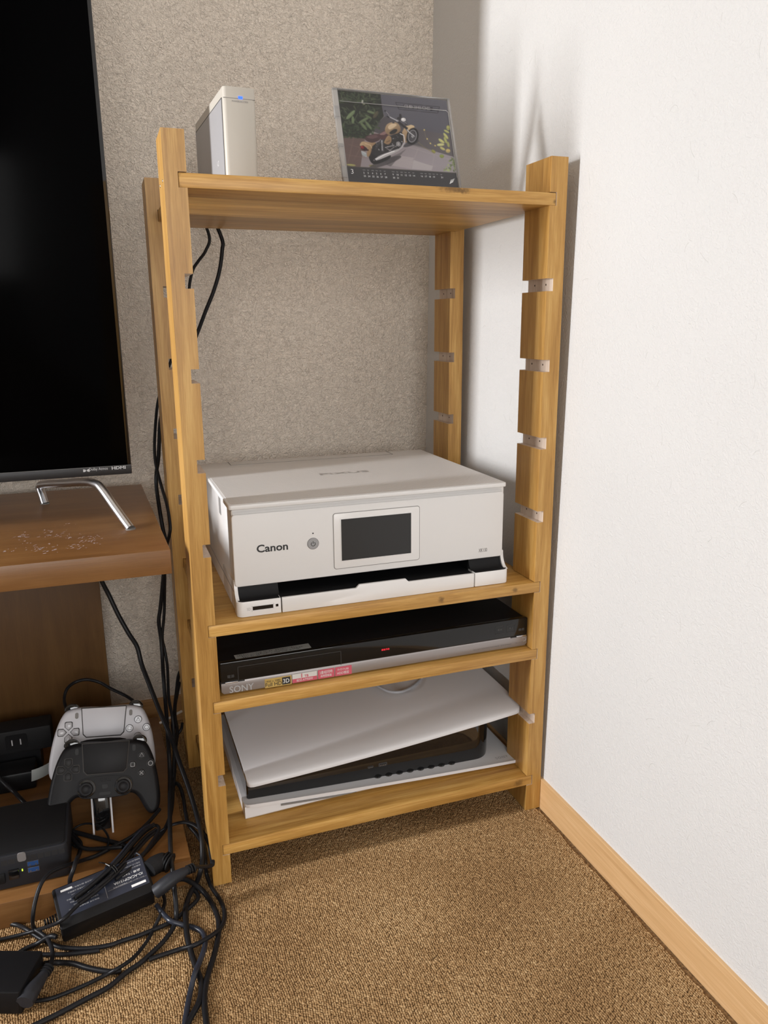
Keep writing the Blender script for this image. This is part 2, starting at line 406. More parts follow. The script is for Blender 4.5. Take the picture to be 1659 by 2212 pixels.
o = m.build('wallpaper_fibres', plain('wallpaper_fibre', (.50, .49, .47), .8), D2.objects['wall_right']); o['kind'] = 'stuff'
def window(name, axis, p, a0, a1, z0, z1):
    m = MB(); g = MB(); e = .05
    def bx(mb, a, b, c, d, th=.03):
        if axis == 0: mb.box(p - th / 2, p + th / 2, a, b, c, d)
        else: mb.box(a, b, p - th / 2, p + th / 2, c, d)
    bx(m, a0, a0 + e, z0, z1); bx(m, a1 - e, a1, z0, z1); bx(m, a0, a1, z0, z0 + e); bx(m, a0, a1, z1 - e, z1); mid = (a0 + a1) / 2; bx(m, mid - e / 2, mid + e / 2, z0, z1)
    o = struct(m.build(name, M['white_plastic'], smooth=False)); bx(g, a0 + e, a1 - e, z0 + e, z1 - e, .004); g.build('pane', M['clear'], o, smooth=False)
window('window_1', 0, -2.08, Wy0, Wy1, Wz0, Wz1); window('added_rear_window', 1, -2.79, -1.65, .02, .8, 1.9)  # the second window is added, unseen, to go with the rear fill lamp
# skirting boards
m = MB(); m.box(.0006, .006, -2.7, GY, -.002, .0462); o = struct(m.build('baseboard_right', M['skirt'], bevel=.0008, smooth=False))
m = MB(); m.box(-2.04, .0004, GY - .007, GY + .001, -.002, .0462); struct(m.build('baseboard_back', M['skirt_x'], bevel=.0008, smooth=False))

# looped pile: one loop mesh instanced on a woven grid of points
me = D2.meshes.new('carpet_pile')
px_, py_ = .0025, .0028
gx = np.arange(-1.0, -.0030, px_); gy = np.arange(-.66, GY - .01, py_); G = np.array(np.meshgrid(gx, gy, indexing='ij')).reshape(2, -1).T
ci = np.repeat(np.arange(len(gx)), len(gy)); G[:, 1] += np.where(ci % 2 == 0, py_ * .5, 0)
G += RNG.normal(0, 1, G.shape) * [.00022, .0005]
wob = .0016 * np.sin(G[:, 1] * 31 + 1.3) + .0012 * np.sin(G[:, 1] * 83 + G[:, 0] * 17); G[:, 0] += wob
G = G[G[:, 0] < -.0040 - .0012 * np.sin(G[:, 1] * 40) ** 2]
Pn = len(G); me.vertices.add(Pn); co = np.zeros((Pn, 3)); co[:, :2] = G; co[:, 2] = -.0018; me.vertices.foreach_set('co', co.ravel())
def fattr(nm, arr): a = me.attributes.new(nm, 'FLOAT', 'POINT'); a.data.foreach_set('value', np.ascontiguousarray(arr, dtype=np.float32))
fattr('spin', RNG.normal(.15, .38, Pn)); fattr('size', np.clip(RNG.normal(1, .13, Pn), .65, 1.35))
patch = .5 + .22 * np.sin(G[:, 0] * 21 + 2 * np.sin(G[:, 1] * 13)) * np.sin(G[:, 1] * 17 + .7); fattr('tint', np.clip(RNG.normal(0, .20, Pn) + patch, 0, 1))
pile = link('carpet_pile', me); tag(pile, 'brown loop pile of the carpet, woven in fine ribs', 'carpet', kind='stuff')
ng = D2.node_groups.new('carpet_loops', 'GeometryNodeTree'); ng.interface.new_socket('Geometry', in_out='INPUT', socket_type='NodeSocketGeometry'); ng.interface.new_socket('Geometry', in_out='OUTPUT', socket_type='NodeSocketGeometry')
N = ng.nodes; gi = N.new('NodeGroupInput'); go = N.new('NodeGroupOutput'); ip = N.new('GeometryNodeInstanceOnPoints'); ico = N.new('GeometryNodeMeshIcoSphere')
ico.inputs['Radius'].default_value = 1.0; ico.inputs['Subdivisions'].default_value = 2; sm = N.new('GeometryNodeSetMaterial'); sm.inputs['Material'].default_value = M['pile']
ss = N.new('GeometryNodeSetShadeSmooth'); ng.links.new(ico.outputs['Mesh'], ss.inputs[0]); ng.links.new(ss.outputs[0], sm.inputs[0]); ng.links.new(sm.outputs[0], ip.inputs['Instance'])
mp = N.new('GeometryNodeMeshToPoints'); ng.links.new(gi.outputs[0], mp.inputs[0]); ng.links.new(mp.outputs[0], ip.inputs['Points'])
def na(nm): a = N.new('GeometryNodeInputNamedAttribute'); a.data_type = 'FLOAT'; a.inputs['Name'].default_value = nm; return a.outputs['Attribute']
cz = N.new('ShaderNodeCombineXYZ'); ng.links.new(na('spin'), cz.inputs[2]); ng.links.new(cz.outputs[0], ip.inputs['Rotation'])
vm = N.new('ShaderNodeVectorMath'); vm.operation = 'SCALE'; vm.inputs[0].default_value = (.00116, .00195, .0017); ng.links.new(na('size'), vm.inputs['Scale']); ng.links.new(vm.outputs[0], ip.inputs['Scale'])
ng.links.new(ip.outputs[0], go.inputs[0]); md = pile.modifiers.new('loops', 'NODES'); md.node_group = ng

# ------------------------------------------------------------------ wooden rack
PW, PDP, DD, WW, ND, TH, HH = .02318, .0602, .3476, .4751, .0089, .0153, .889
ZS = [.8334, .7334, .6341, .5346, .4362, .3374, .2388, .1400, .0413]
rack = thing('storage_rack', 'tall honey-coloured pine rack with slotted posts standing in the corner', 'rack', (-WW / 2, DD / 2, 0))
def post(x0, x1, y0, inner_right):
    """post with slots on its inner face; profile in x-z extruded over the post depth"""
    xi = x1 if inner_right else x0; xo = x0 if inner_right else x1; sgn = -1 if inner_right else 1
    prof = [(xo, 0), (xi, 0)]; mats = [0]
    cur = []
    for z in sorted(ZS):
        cur += [(xi, z), (xi + sgn * ND, z), (xi + sgn * ND, z + TH), (xi, z + TH)]
    poly = [(xo, 0), (xi, 0)] + cur + [(xi, HH), (xo, HH)]
    side = [0] * len(poly)
    for k in range(len(ZS)):
        for j in range(3): side[2 + 4 * k + j] = 1
    m = MB(); m.prism(poly, 1, y0, y0 + PDP, 0, side)
    # end caps of a concave outline: rebuild as quads so the bevel stays clean
    m.f = m.f[2:]; m.m = m.m[2:]; n = len(poly)
    zs = sorted(ZS); cols = [(xo, xi + sgn * ND)]
    def cap(y, flip):
        cells = [(xo, xi + sgn * ND, 0, HH)]; lo = 0
        for z in zs: cells.append((xi + sgn * ND, xi, lo, z)); lo = z + TH
        cells.append((xi + sgn * ND, xi, lo, HH))
        for a, b, c, d in cells:
            a, b = min(a, b), max(a, b); m.add([(a, y, c), (b, y, c), (b, y, d), (a, y, d)], [(0, 1, 2, 3) if not flip else (3, 2, 1, 0)], 0)
    cap(y0, False); cap(y0 + PDP, True)
    return m.build('post', [M['pine_z'], M['bare']], rack, smooth=False)
pLF = post(-WW, -WW + PW, 0, True); pRF = post(-PW, 0, 0, False); pLB = post(-WW, -WW + PW, DD - PDP, True); pRB = post(-PW, 0, DD - PDP, False)
for p_ in (pLF, pRF, pLB, pRB): p_['_d'] = 0
def holes(po, xs, y0, zlist, face):
    for z in zlist:
        for yy in (y0 + .0165, y0 + .0437):
            m = MB(); m.lathe([(.0011, 0), (.0013, .0002 * face)], (xs, yy, z + TH * .55), 0, 8); o = m.build('screw_hole', M['hole'], po, smooth=False)
holes(pRF, -PW + ND - .0002, 0, ZS[1:5] + ZS[7:8], 1); holes(pRB, -PW + ND - .0002, DD - PDP, ZS[1:4], 1)
for yy in (.0135, .046): m = MB(); m.lathe([(.0016, 0), (.0012, -.0006)], (-WW, yy, .841), 0, 10); m.build('screw_head', M['metal_pin'], pLF)
for i, mt in ((0, 'pine_top'), (5, 'pine_mid'), (6, 'pine_rec'), (8, 'pine_low')):
    m = MB(); m.box(-WW + PW - ND + .0004, -PW + ND - .0004, .0004, DD - .0004, ZS[i], ZS[i] + TH - .0007); m.build('shelf_board', M[mt], rack, bevel=.0009, seg=2)
SH1, SH2, SH3, SH4 = [ZS[i] + TH - .0007 for i in (0, 5, 6, 8)]

# ------------------------------------------------------------------ printer
pr = thing('printer', 'white inkjet printer with a dark touchscreen on the upper middle shelf', 'printer', (-.24, .16, SH2))
XL, XR = -.3694, -.1078; PX0, PX1, PY0 = -.4235, -.0562, .0125; PB = SH2; ztr = .3722; zlid0, zlid1 = .4842, .4900; PYB = .318
# lower body: side cheeks sweep out to the front feet
def cheek(x0, x1):
    prof = [(PY0 + .003, PB), (PYB, PB), (PYB, .4835), (.0275, .4835), (.0275, .392)]
    for k in range(7):
        a = R(90 * k / 6); prof.append((.0275 - .012 * (1 - math.cos(a)) * 1.0 , .392 - .0165 * math.sin(a)))
    prof += [(PY0 + .0015, .3735), (PY0, .3712), (PY0, PB + .003)]
    return prof
m = MB(); m.prism([(.126, PB + .0008), (PYB, PB + .0008), (PYB, .4835), (.030, .4835), (.030, .3868), (.126, .3868)], 0, PX0 + .0015, PX1 - .0015); m.build('body', M['white_side'], pr, bevel=.0025, seg=3)
for x0_, x1_ in ((PX0 + .0014, PX0 + .0042), (PX1 - .0042, PX1 - .0014)):
    m = MB(); m.prism([(.0340, PB + .0008), (.130, PB + .0008), (.130, .3872), (.0340, .3872)], 0, x0_, x1_); m.build('side_cheek', M['white_side'], pr, bevel=.0004)
for x0_, x1_ in ((PX0 + .0042, XL), (XR, PX1 - .0042)): m = MB(); m.box(x0_, x1_, .0335, .1260, PB + .001, .3868); m.build('inner_block', M['black_matte'], pr, smooth=False)
def foot(x0, x1, rl, rr):
    """front foot block with a rounded outer corner"""
    P = []
    if rl:
        for k in range(7): a = R(180 + 90 * k / 6); P.append((x0 + .008 + .008 * math.cos(a), PY0 + .008 + .008 * math.sin(a)))
    else: P.append((x0, PY0))
    if rr:
        for k in range(7): a = R(270 + 90 * k / 6); P.append((x1 - .008 + .008 * math.cos(a), PY0 + .008 + .008 * math.sin(a)))
    else: P.append((x1, PY0))
    P += [(x1, .0345), (x0, .0345)]
    return P
XL, XR = -.3694, -.1078
m = MB(); m.prism(foot(PX0, XL - .0007, True, False), 2, PB + .0004, ztr - .0006); fl = m.build('card_slot_foot', M['white_gloss'], pr, bevel=.0008)
m = MB(); m.prism(foot(XR + .0007, PX1, False, True), 2, PB + .0004, ztr - .0006); fr = m.build('right_foot', M['white_gloss'], pr, bevel=.0008)
def top_of(poly, name, par):
    m = MB(); m.prism(poly, 2, ztr - .0007, ztr - .0001); m.build(name, M['black_matte'], par)
ins = lambda P, d: [(x + (d if x < (min(p[0] for p in P) + max(p[0] for p in P)) / 2 else -d), y + (d if y < .02 else 0)) for x, y in P]
top_of(ins(foot(PX0, XL - .0007, True, False), .0012), 'black_top', fl); top_of(ins(foot(XR + .0007, PX1, False, True), .0012), 'black_top', fr)
# black curved recess behind the feet and tray
def recess(x0, x1, par, z1=.392):
    us = np.linspace(0, 1, 8)
    m = MB(); m.surf(lambda u, v: (v, .0225 + .0105 * math.sin(u * math.pi / 2), ztr + (z1 - ztr) * (1 - math.cos(u * math.pi / 2))), us, [x0, x1]); m.build('black_recess', M['black_matte'], par)
recess(PX0 + .004, XL, fl); recess(XR, PX1 - .004, fr)
for x0, x1, par in ((PX0, PX0 + .0042, fl), (PX1 - .0042, PX1, fr)):       # white outer lips that sweep up from each foot
    prof = [(.0345, ztr - .002)]
    for k in range(8): a = k / 7 * math.pi / 2; prof.append((.0155 + .0155 * math.sin(a), ztr - .0008 + .0215 * (1 - math.cos(a))))
    prof += [(.0345, .394)]
    m = MB(); m.prism(prof[::-1], 0, x0, x1); m.build('side_lip', M['white_gloss'], par, ang=30)
m = MB(); m.box(-.4051, -.3801, PY0 - .0003, PY0 + .001, .3602, .3648); m.build('card_slot', M['black_gloss'], fl)
m = MB()
for a in ((-.4062, -.3790, .3652, .3658), (-.4062, -.3790, .3592, .3598), (-.4062, -.4055, .3592, .3658), (-.3797, -.3790, .3592, .3658)): m.box(a[0], a[1], PY0 - .0005, PY0 + .001, a[2], a[3])
m.build('slot_rim', M['white_gloss'], fl)
m = MB(); m.box(-.3768, -.3736, PY0 - .0002, PY0 + .001, .3613, .3645); m.build('access_light', M['black_gloss'], fl)
text('card_mark', 'SD', M['light_grey_ink'], fl, (-.4120, PY0, .3606), (1, 0, 0), (0, 0, 1), width=.0042, height=.0034)
# output tray with its stepped front
m = MB()
tp = [(XL + .0007, PB + .0004), (XR - .0007, PB + .0004), (XR - .0007, ztr - .0008), (-.2020, ztr - .0008), (-.2062, ztr + .0036), (-.2690, ztr + .0036), (-.2735, ztr - .0008), (XL + .0007, ztr - .0008)]
m.prism(tp, 1, PY0, PY0 + .004); tray = m.build('paper_tray', M['white_gloss'], pr, bevel=.0006)
m = MB(); m.box(XL + .001, XR - .001, PY0 + .0035, .12, .3650, .3705); m.build('tray_floor', M['black_matte'], tray)
m = MB(); m.box(XL, XR, .122, .1262, .356, .3868); m.box(XL, XR, .030, .126, .3864, .3870); m.build('output_slot', M['black_matte'], pr, smooth=False)
# operation panel
yf = .0260
m = MB(); P = rrect(-.4228, -.0600, .3862, .4829, .004)
m.prism(rrect(-.4228, -.0600, .3868, .4770, .0045), 1, yf, .034); m.prism(rrect(-.4222, -.0606, .4745, .4832, .003), 1, yf + .0035, .034); panel = m.build('front_panel', M['white_plastic'], pr, bevel=.0012, seg=3)
m = MB(); m.prism([(yf + .0002, .4752), (yf + .0042, .4815), (yf + .006, .4815), (yf + .006, .4745)], 0, -.4205, -.0620); m.build('panel_slope', M['white_plastic'], panel)
m = MB(); m.prism(rrect(-.2983, -.1816, .3952, .4680, .0035), 1, yf - .0002, yf + .0005); m.build('screen_seam', M['seam_soft'], panel)
m = MB(); m.prism(rrect(-.2976, -.1823, .3959, .4673, .0030), 1, yf - .0009, yf + .0005); sf = m.build('screen_frame', M['white_gloss'], panel, bevel=.0005)
m = MB(); m.prism(rrect(-.2892, -.1930, .4050, .4608, .0008, 2), 1, yf - .0013, yf); m.build('screen_rim', M['white_gloss'], sf, bevel=.0003)
m = MB(); m.box(-.2880, -.1942, yf - .0015, yf, .4060, .4597); m.build('touchscreen', M['lcd'], sf)
m = MB(); m.lathe([(.0070, 0), (.0070, -.0005), (.0066, -.0009)], (-.3243, yf + .0001, .4321), 1, 28); pb = m.build('power_button', M['grey_btn'], panel)
m = MB(); m.lathe([(.0075, 0), (.0075, -.0003)], (-.3243, yf + .0001, .4321), 1, 28); m.build('button_ring', M['ink_grey'], panel)
m = MB(); m.tube([(-.3243 + .0026 * math.sin(R(a)), yf - .0010, .4318 + .0026 * math.cos(R(a))) for a in range(40, 330, 20)], .00035, 6); m.tube([(-.3243, yf - .0010, .4322), (-.3243, yf - .0010, .4352)], .00035, 6); m.build('power_symbol', M['ink'], pb)
m = MB(); m.lathe([(.0009, 0), (.0009, -.0003)], (-.3240, yf, .4452), 1, 12); m.build('status_light', M['ink'], panel)
text('maker_mark', 'Canon', M['ink'], panel, (-.3945, yf, .4277), (1, 0, 0), (0, 0, 1), width=.0385, height=.0098, bold=.022)
text('model_mark', 'XK130', M['ink_grey'], panel, (-.0958, yf, .3957), (1, 0, 0), (0, 0, 1), width=.0125, height=.0050)
# lid with fine diagonal ribbing
t = NT('ribbed_white_plastic'); v = t.coord(); wv = t.n('ShaderNodeTexWave', wave_type='BANDS', bands_direction='DIAGONAL'); mpn = t.n('ShaderNodeMapping'); t.l(v, mpn.inputs[0]); mpn.inputs['Scale'].default_value = (150, -150, 0)
t.l(mpn.outputs[0], wv.inputs[0]); wv.inputs['Scale'].default_value = 1.0; t.bump(wv.outputs['Fac'], .32, .0010); t.p.inputs['Base Color'].default_value = (.76, .745, .73, 1); t.p.inputs['Roughness'].default_value = .42; M['ribbed'] = t.m
m = MB(); m.prism(rrect(-.4262, -.0590, .0205, .3195, .004), 2, zlid0, zlid1 - .0002); lid = m.build('scanner_lid', M['white_plastic'], pr, bevel=.0010, seg=2)
m = MB(); m.prism(rrect(-.4225, -.0620, .0240, .268, .003), 2, zlid1 - .0006, zlid1 + .00005); m.build('ribbed_top', M['ribbed'], lid)
m = MB(); m.box(-.3805, -.1200, .2895, .2902, zlid1 - .0006, zlid1 + .00012); m.box(-.3811, -.3801, .2895, .3195, zlid1 - .0006, zlid1 + .00012); m.box(-.1204, -.1196, .2895, .3195, zlid1 - .0006, zlid1 + .00012); m.build('feed_flap_seam', M['seam_soft'], lid, smooth=False)
text('lid_emblem', 'PIXUS', M['chrome'], lid, (-.2755, .1600, zlid1 + .0002), (1, 0, 0), (0, 1, 0), width=.0715, height=.0115)
m = MB(); m.box(-.4262 + .003, -.059 - .003, .026, .3190, .4832, .4845); m.build('lid_gap', M['seam'], pr, smooth=False)
m = MB(); m.box(PX0 + .0010, PX0 + .002, .0345, PYB, .3760, .3765); m.box(PX0 + .001, PX0 + .002, .0345, .0350, .376, .4832); m.build('side_seam', M['seam_soft'], pr, smooth=False)
m = MB(); m.box(PX0 + .0011, PX0 + .002, .118, .134, .4560, .4820); m.build('side_grip', M['seam_soft'], pr)
m = MB(); m.box(PX0 + .0009, PX0 + .002, .118, .134, .4800, .4822); m.build('grip_shadow_gap', M['seam'], pr)

# ------------------------------------------------------------------ disc recorder
rc = thing('disc_recorder', 'flat black and silver disc recorder with stickers on the lower middle shelf', 'recorder', (-.235, .15, SH3))
RX0, RX1, RYF, RZ0, RZ1, RZM = -.4482, -.0240, .0133, SH3 + .0025, .2966, .2711
m = MB(); m.box(RX0 + .001, RX1 - .001, .0185, .268, RZ0, RZ1 - .001); m.build('case', M['black_metal'], rc, bevel=.0015)
m = MB(); m.box(RX0, RX1, RYF + .0006, .0215, RZM, RZ1); bp = m.build('black_front', M['black_smoke'], rc, bevel=.001)
m = MB(); m.prism([(RX0 + .003, RZ0), (RX1 - .003, RZ0), (RX1, RZ0 + .003), (RX1, RZM - .0015), (RX0, RZM - .0015), (RX0, RZ0 + .003)], 1, RYF, .0215); sv = m.build('silver_front', M['silver'], rc, bevel=.0005)
m = MB(); m.prism([(RYF + .0001, RZM - .0017), (RYF + .0008, RZM - .0002), (.02, RZM - .0002), (.02, RZM - .0017)], 0, RX0 + .0290, RX1 - .026); m.build('silver_edge', M['silver'], rc)
def P1(u, v, y=RYF): return at(u, v, 1, y)
def seam_rect(px, name, par, mt, y, wd=.0005):
    q = [P1(*p, y) for p in px]; x0 = (q[0][0] + q[3][0]) / 2; x1 = (q[1][0] + q[2][0]) / 2; z1 = (q[0][2] + q[1][2]) / 2; z0 = (q[2][2] + q[3][2]) / 2
    m = MB()
    for a in ((x0, x1, z1 - wd, z1), (x0, x1, z0, z0 + wd), (x0, x0 + wd, z0, z1), (x1 - wd, x1, z0, z1)): m.box(a[0], a[1], y - .0002, y + .0006, a[2], a[3])
    return m.build(name, M[mt], par, smooth=False), (x0, x1, z0, z1)
yb = RYF + .0006
seam_rect([(514, 1440.5), (737, 1406), (737, 1440), (514, 1474)], 'disc_tray_seam', bp, 'seam', yb, .0006)
_, b1 = seam_rect([(1070, 1354), (1088, 1352), (1088, 1368), (1070, 1370)], 'button_seam', bp, 'seam', yb, .0004)
_, b2 = seam_rect([(1095, 1351), (1112.5, 1348.5), (1112.5, 1364), (1095, 1366.5)], 'button_seam', bp, 'seam', yb, .0004)
for bb, tx in ((b1, '録画'), (b2, '停止')):
    text('button_mark', tx, M['faint_ink'], bp, ((bb[0] + bb[1]) / 2, yb, (bb[2] + bb[3]) / 2 - .001), (1, 0, 0), (0, 0, 1), width=(bb[1] - bb[0]) * .5, align='CENTER')
q = P1(1120, 1363, yb); text('open_close_mark', '開/閉', M['faint_ink'], bp, tuple(q), (1, 0, 0), (0, 0, 1), width=.0085)
q = P1(491, 1465.5, yb); text('power_mark', '電源', M['faint_ink'], bp, tuple(q), (1, 0, 0), (0, 0, 1), width=.0085)
q = P1(824, 1406, yb - .0001); text('red_display', '録画予約', M['red_led'], bp, tuple(q), (1, 0, 0), (0, 0, 1), width=.0110)
a, b = P1(486, 1475, yb), P1(514, 1471, yb); m = MB(); m.box(a[0], b[0], yb - .0012, yb + .001, RZM - .0016, RZM); m.build('power_key', M['chrome'], rc, bevel=.0003)
a, b = P1(1115, 1371, yb), P1(1136, 1368, yb); m = MB(); m.box(a[0], b[0], yb - .0012, yb + .001, RZM - .0012, RZM + .0005); m.build('eject_key', M['chrome'], rc, bevel=.0003)
a = P1(496, 1497.5); b = P1(549, 1490); text('maker_mark', 'SONY', M['light_grey_ink'], sv, (a[0], RYF, a[2]), (1, 0, 0), (0, 0, 1), width=b[0] - a[0], height=.0088, bold=.012)
a = P1(1023, 1405.5); b = P1(1105, 1393); text('type_mark', 'BLU-RAY DISC/DVD RECORDER  BDZ-AT950W', M['ink_grey'], sv, (a[0], RYF, a[2]), (1, 0, 0), (0, 0, 1), width=b[0] - a[0], height=.0017)
a = P1(1114, 1390); text('format_mark', 'Blu-ray Disc', M['ink_grey'], sv, (a[0], RYF, a[2]), (1, 0, 0), (0, 0, 1), width=.012, height=.0014)
q = P1(1131, 1381); m = MB(); m.tube([(q[0] + .0038 * math.cos(R(a)), RYF - .0001, q[2] + .0026 * math.sin(R(a))) for a in range(-100, 150, 25)], .0003, 5); m.build('disc_emblem', M['light_grey_ink'], sv)
def sticker(px, mt, name='sticker', par=sv, y=RYF, grow=.00045):
    q = [P1(*p, y) for p in px]; x0 = (q[0][0] + q[3][0]) / 2; x1 = (q[1][0] + q[2][0]) / 2; z1 = (q[0][2] + q[1][2]) / 2; z0 = (q[2][2] + q[3][2]) / 2
    m = MB(); m.box(x0, x1, y - grow, y + .0003, z0, z1); return m.build(name, M[mt], par, smooth=False), x0, x1, z0, z1
S, x0, x1, z0, z1 = sticker([(572, 1468), (629.5, 1458), (629.5, 1477), (572, 1487)], 'gold'); S['label'] = 'gold full-HD 3D sticker'
xs = x0 + (x1 - x0) * .645; yk = RYF - .0006
text('print', '1920 x 1080', M['ink'], S, (x0 + .0012, RYF - .0005, z0 + (z1 - z0) * .62), (1, 0, 0), (0, 0, 1), width=(xs - x0) * .85, height=.0024)
text('print', 'Full HD', M['ink'], S, (x0 + .0007, RYF - .0005, z0 + (z1 - z0) * .12), (1, 0, 0), (0, 0, 1), width=(xs - x0) * .94, height=.0052)
m = MB(); m.box(xs, x1 - .0014, RYF - .0006, RYF, z0 + .0011, z1 - .0011); m.build('black_field', M['ink'], S, smooth=False)
text('print', '3D', M['white_ink'], S, (xs + .0012, RYF - .0007, z0 + .0032), (1, 0, 0), (0, 0, 1), width=(x1 - xs) * .66, height=.0056, bold=.01)
S, x0, x1, z0, z1 = sticker([(631.5, 1457), (684.5, 1448), (684.5, 1467), (631.5, 1476)], 'pink'); S['label'] = 'white and pink capacity sticker'
zm = z0 + (z1 - z0) * .45; m = MB(); m.box(x0, x1, RYF - .0006, RYF, zm, z1); m.build('white_field', M['paper'], S, smooth=False)
text('print', '1', M['pink'], S, (x0 + (x1 - x0) * .36, RYF - .0007, zm + .0008), (1, 0, 0), (0, 0, 1), height=.0053, bold=.03); text('print', 'TB', M['pink'], S, (x0 + (x1 - x0) * .49, RYF - .0007, zm + .0008), (1, 0, 0), (0, 0, 1), height=.0032, bold=.02)
text('print', 'BDZ-AT950W', M['white_ink'], S, (x0 + (x1 - x0) * .17, RYF - .0007, z0 + .0016), (1, 0, 0), (0, 0, 1), width=(x1 - x0) * .66, height=.0030)
S, x0, x1, z0, z1 = sticker([(687, 1447.5), (722, 1442.5), (722, 1461.5), (687, 1466.5)], 'pink'); S['label'] = 'pink twin-programme recording sticker'
text('print', '2番組同時', M['white_ink'], S, (x0 + .0018, RYF - .0006, z0 + (z1 - z0) * .52), (1, 0, 0), (0, 0, 1), width=(x1 - x0) * .8, height=.0045); text('print', '長時間録画', M['white_ink'], S, (x0 + .0030, RYF - .0006, z0 + (z1 - z0) * .16), (1, 0, 0), (0, 0, 1), width=(x1 - x0) * .68, height=.0036)
S, x0, x1, z0, z1 = sticker([(724, 1442), (759.5, 1436), (759.5, 1455), (724, 1461)], 'pink'); S['label'] = 'pink external-drive sticker'
text('print', '外付けUSB', M['white_ink'], S, (x0 + .0028, RYF - .0006, z0 + (z1 - z0) * .58), (1, 0, 0), (0, 0, 1), width=(x1 - x0) * .68, height=.0034); text('print', 'HDD増設', M['white_ink'], S, (x0 + .0024, RYF - .0006, z0 + (z1 - z0) * .16), (1, 0, 0), (0, 0, 1), width=(x1 - x0) * .72, height=.0042)
# notice label on the lid
q = [at(u, v, 2, RZ1 - .0008) for u, v in ((505, 1416), (666, 1390), (672.5, 1399), (510.5, 1425.5))]
m = MB(); m.add([tuple(p) for p in q] + [tuple(np.array(p) + [0, 0, .0003]) for p in q], [(3, 2, 1, 0), (4, 5, 6, 7), (0, 1, 5, 4), (1, 2, 6, 5), (2, 3, 7, 6), (3, 0, 4, 7)]); nl = m.build('notice_label', M['label_grey'], rc, smooth=False)
q = [np.array(p) for p in q]; m = MB()
for row, (a, b) in enumerate(((.03, .84), (.03, .90), (.05, .86))):
    s_ = a
    while s_ < b:
        ln = random.choice((.012, .016, .020)); tt = .20 + .27 * row
        A = q[0] + (q[1] - q[0]) * s_ + (q[3] - q[0]) * tt; B_ = q[0] + (q[1] - q[0]) * (s_ + ln) + (q[3] - q[0]) * tt; dv = (q[3] - q[0]) * random.choice((.10, .13, .06)); up_ = np.array([0, 0, .0004])
        m.add([A + up_, B_ + up_, B_ + dv + up_, A + dv + up_], [(0, 1, 2, 3)]); s_ += ln + random.choice((.006, .009))
m.build('small_print', M['ink'], nl, smooth=False, recalc=False)
for fx in (RX0 + .05, RX1 - .05):
    for fy in (.04, .24): m = MB(); m.lathe([(.010, 0), (.010, .004)], (fx, fy, SH3), 2, 16); m.build('foot', M['black_matte'], rc)

# ------------------------------------------------------------------ game console lying flat
gc = thing('game_console', 'white and black game console lying flat on the bottom shelf', 'game console', (-.22, .16, SH4))
gx0, gx1 = -.4190, -.0165
def sx_(u): return (u - gx0) / (gx1 - gx0)
def ztop(x): s_ = sx_(x); return .1085 + .0225 * s_ + .0150 * s_ * s_
def zlow(x): s_ = sx_(x); return .0784 - .0215 * s_ + .0065 * s_ * s_
def yfr(x): return .0405 - .0075 * sx_(x)
xs = np.linspace(gx0, gx1, 30)
def plate(fz, name, up, th):
    P = rrect(gx0, gx1, 0, .262, .007, 4); 
    ys = [0, .0015, .004, .008, .014, .022, .034, .05, .08, .12, .17, .22, .25, .262]
    def fn(x, v):
        cut = 0
        # rounded front corners
        for xc, sg in ((gx0, 1), (gx1, -1)):
            d = (x - xc) * sg
            if d < .008: cut = max(cut, .008 - math.sqrt(max(0, .008 ** 2 - (.008 - d) ** 2)))
        y = yfr(x) + max(v, cut * (1 if v < .02 else 0))
        e = 1 - math.exp(-v / .020); z = fz(x) + (up * (.0085 * e) if up > 0 else -.0030 * e * 0)
        if up > 0 and v < .004: z -= .0016 * (1 - v / .004) ** 2
        if up < 0: z -= .0022 * (1 - math.exp(-v / .01)) - .0
        return (x, y, z)
    xx = np.concatenate([[gx0, gx0 + .0008, gx0 + .002, gx0 + .004, gx0 + .008], np.linspace(gx0 + .02, gx1 - .02, 24), [gx1 - .008, gx1 - .004, gx1 - .002, gx1 - .0008, gx1]])
    m = MB(); m.surf(fn, xx, ys, 0, th); return m.build(name, M['console_white'], gc, ang=50)
M['console_white'] = plain('console_white_matte', (.78, .78, .80), .42, grain=.05, gscale=2600)
plate(ztop, 'upper_cover', 1, .0042); gx0 = -.4245; lc = plate(zlow, 'lower_cover', -1, .0045)
# disc drive bulge under the left half of the lower cover
def bump_z(x): s_ = (x - gx0) / (-.2040 - gx0); return zlow(x) - .0045 - max(0, (zlow(x) - .0045 - (SH4 + .0006))) * (1 - max(0, s_) ** 1.25 if s_ < 1 else 0)
bx_ = np.linspace(gx0 + .0005, -.2040, 20); V = []; F = []
for x in bx_:
    y0 = yfr(x) + .0012; V += [(x, y0 + .001, zlow(x) - .004), (x, y0, bump_z(x) + .002), (x, y0 + .0015, bump_z(x)), (x, .285, bump_z(x)), (x, .285, zlow(x) - .004)]
for i in range(len(bx_) - 1):
    for k in range(4): F.append((i * 5 + k, (i + 1) * 5 + k, (i + 1) * 5 + k + 1, i * 5 + k + 1))
F += [(0, 1, 2, 3, 4), tuple((len(bx_) - 1) * 5 + k for k in (4, 3, 2, 1, 0))]
m = MB(); m.add(V, F); m.build('disc_drive_bulge', M['console_white'], gc, ang=30)
m = MB(); ss_ = np.linspace(-.3760, -.2700, 10)
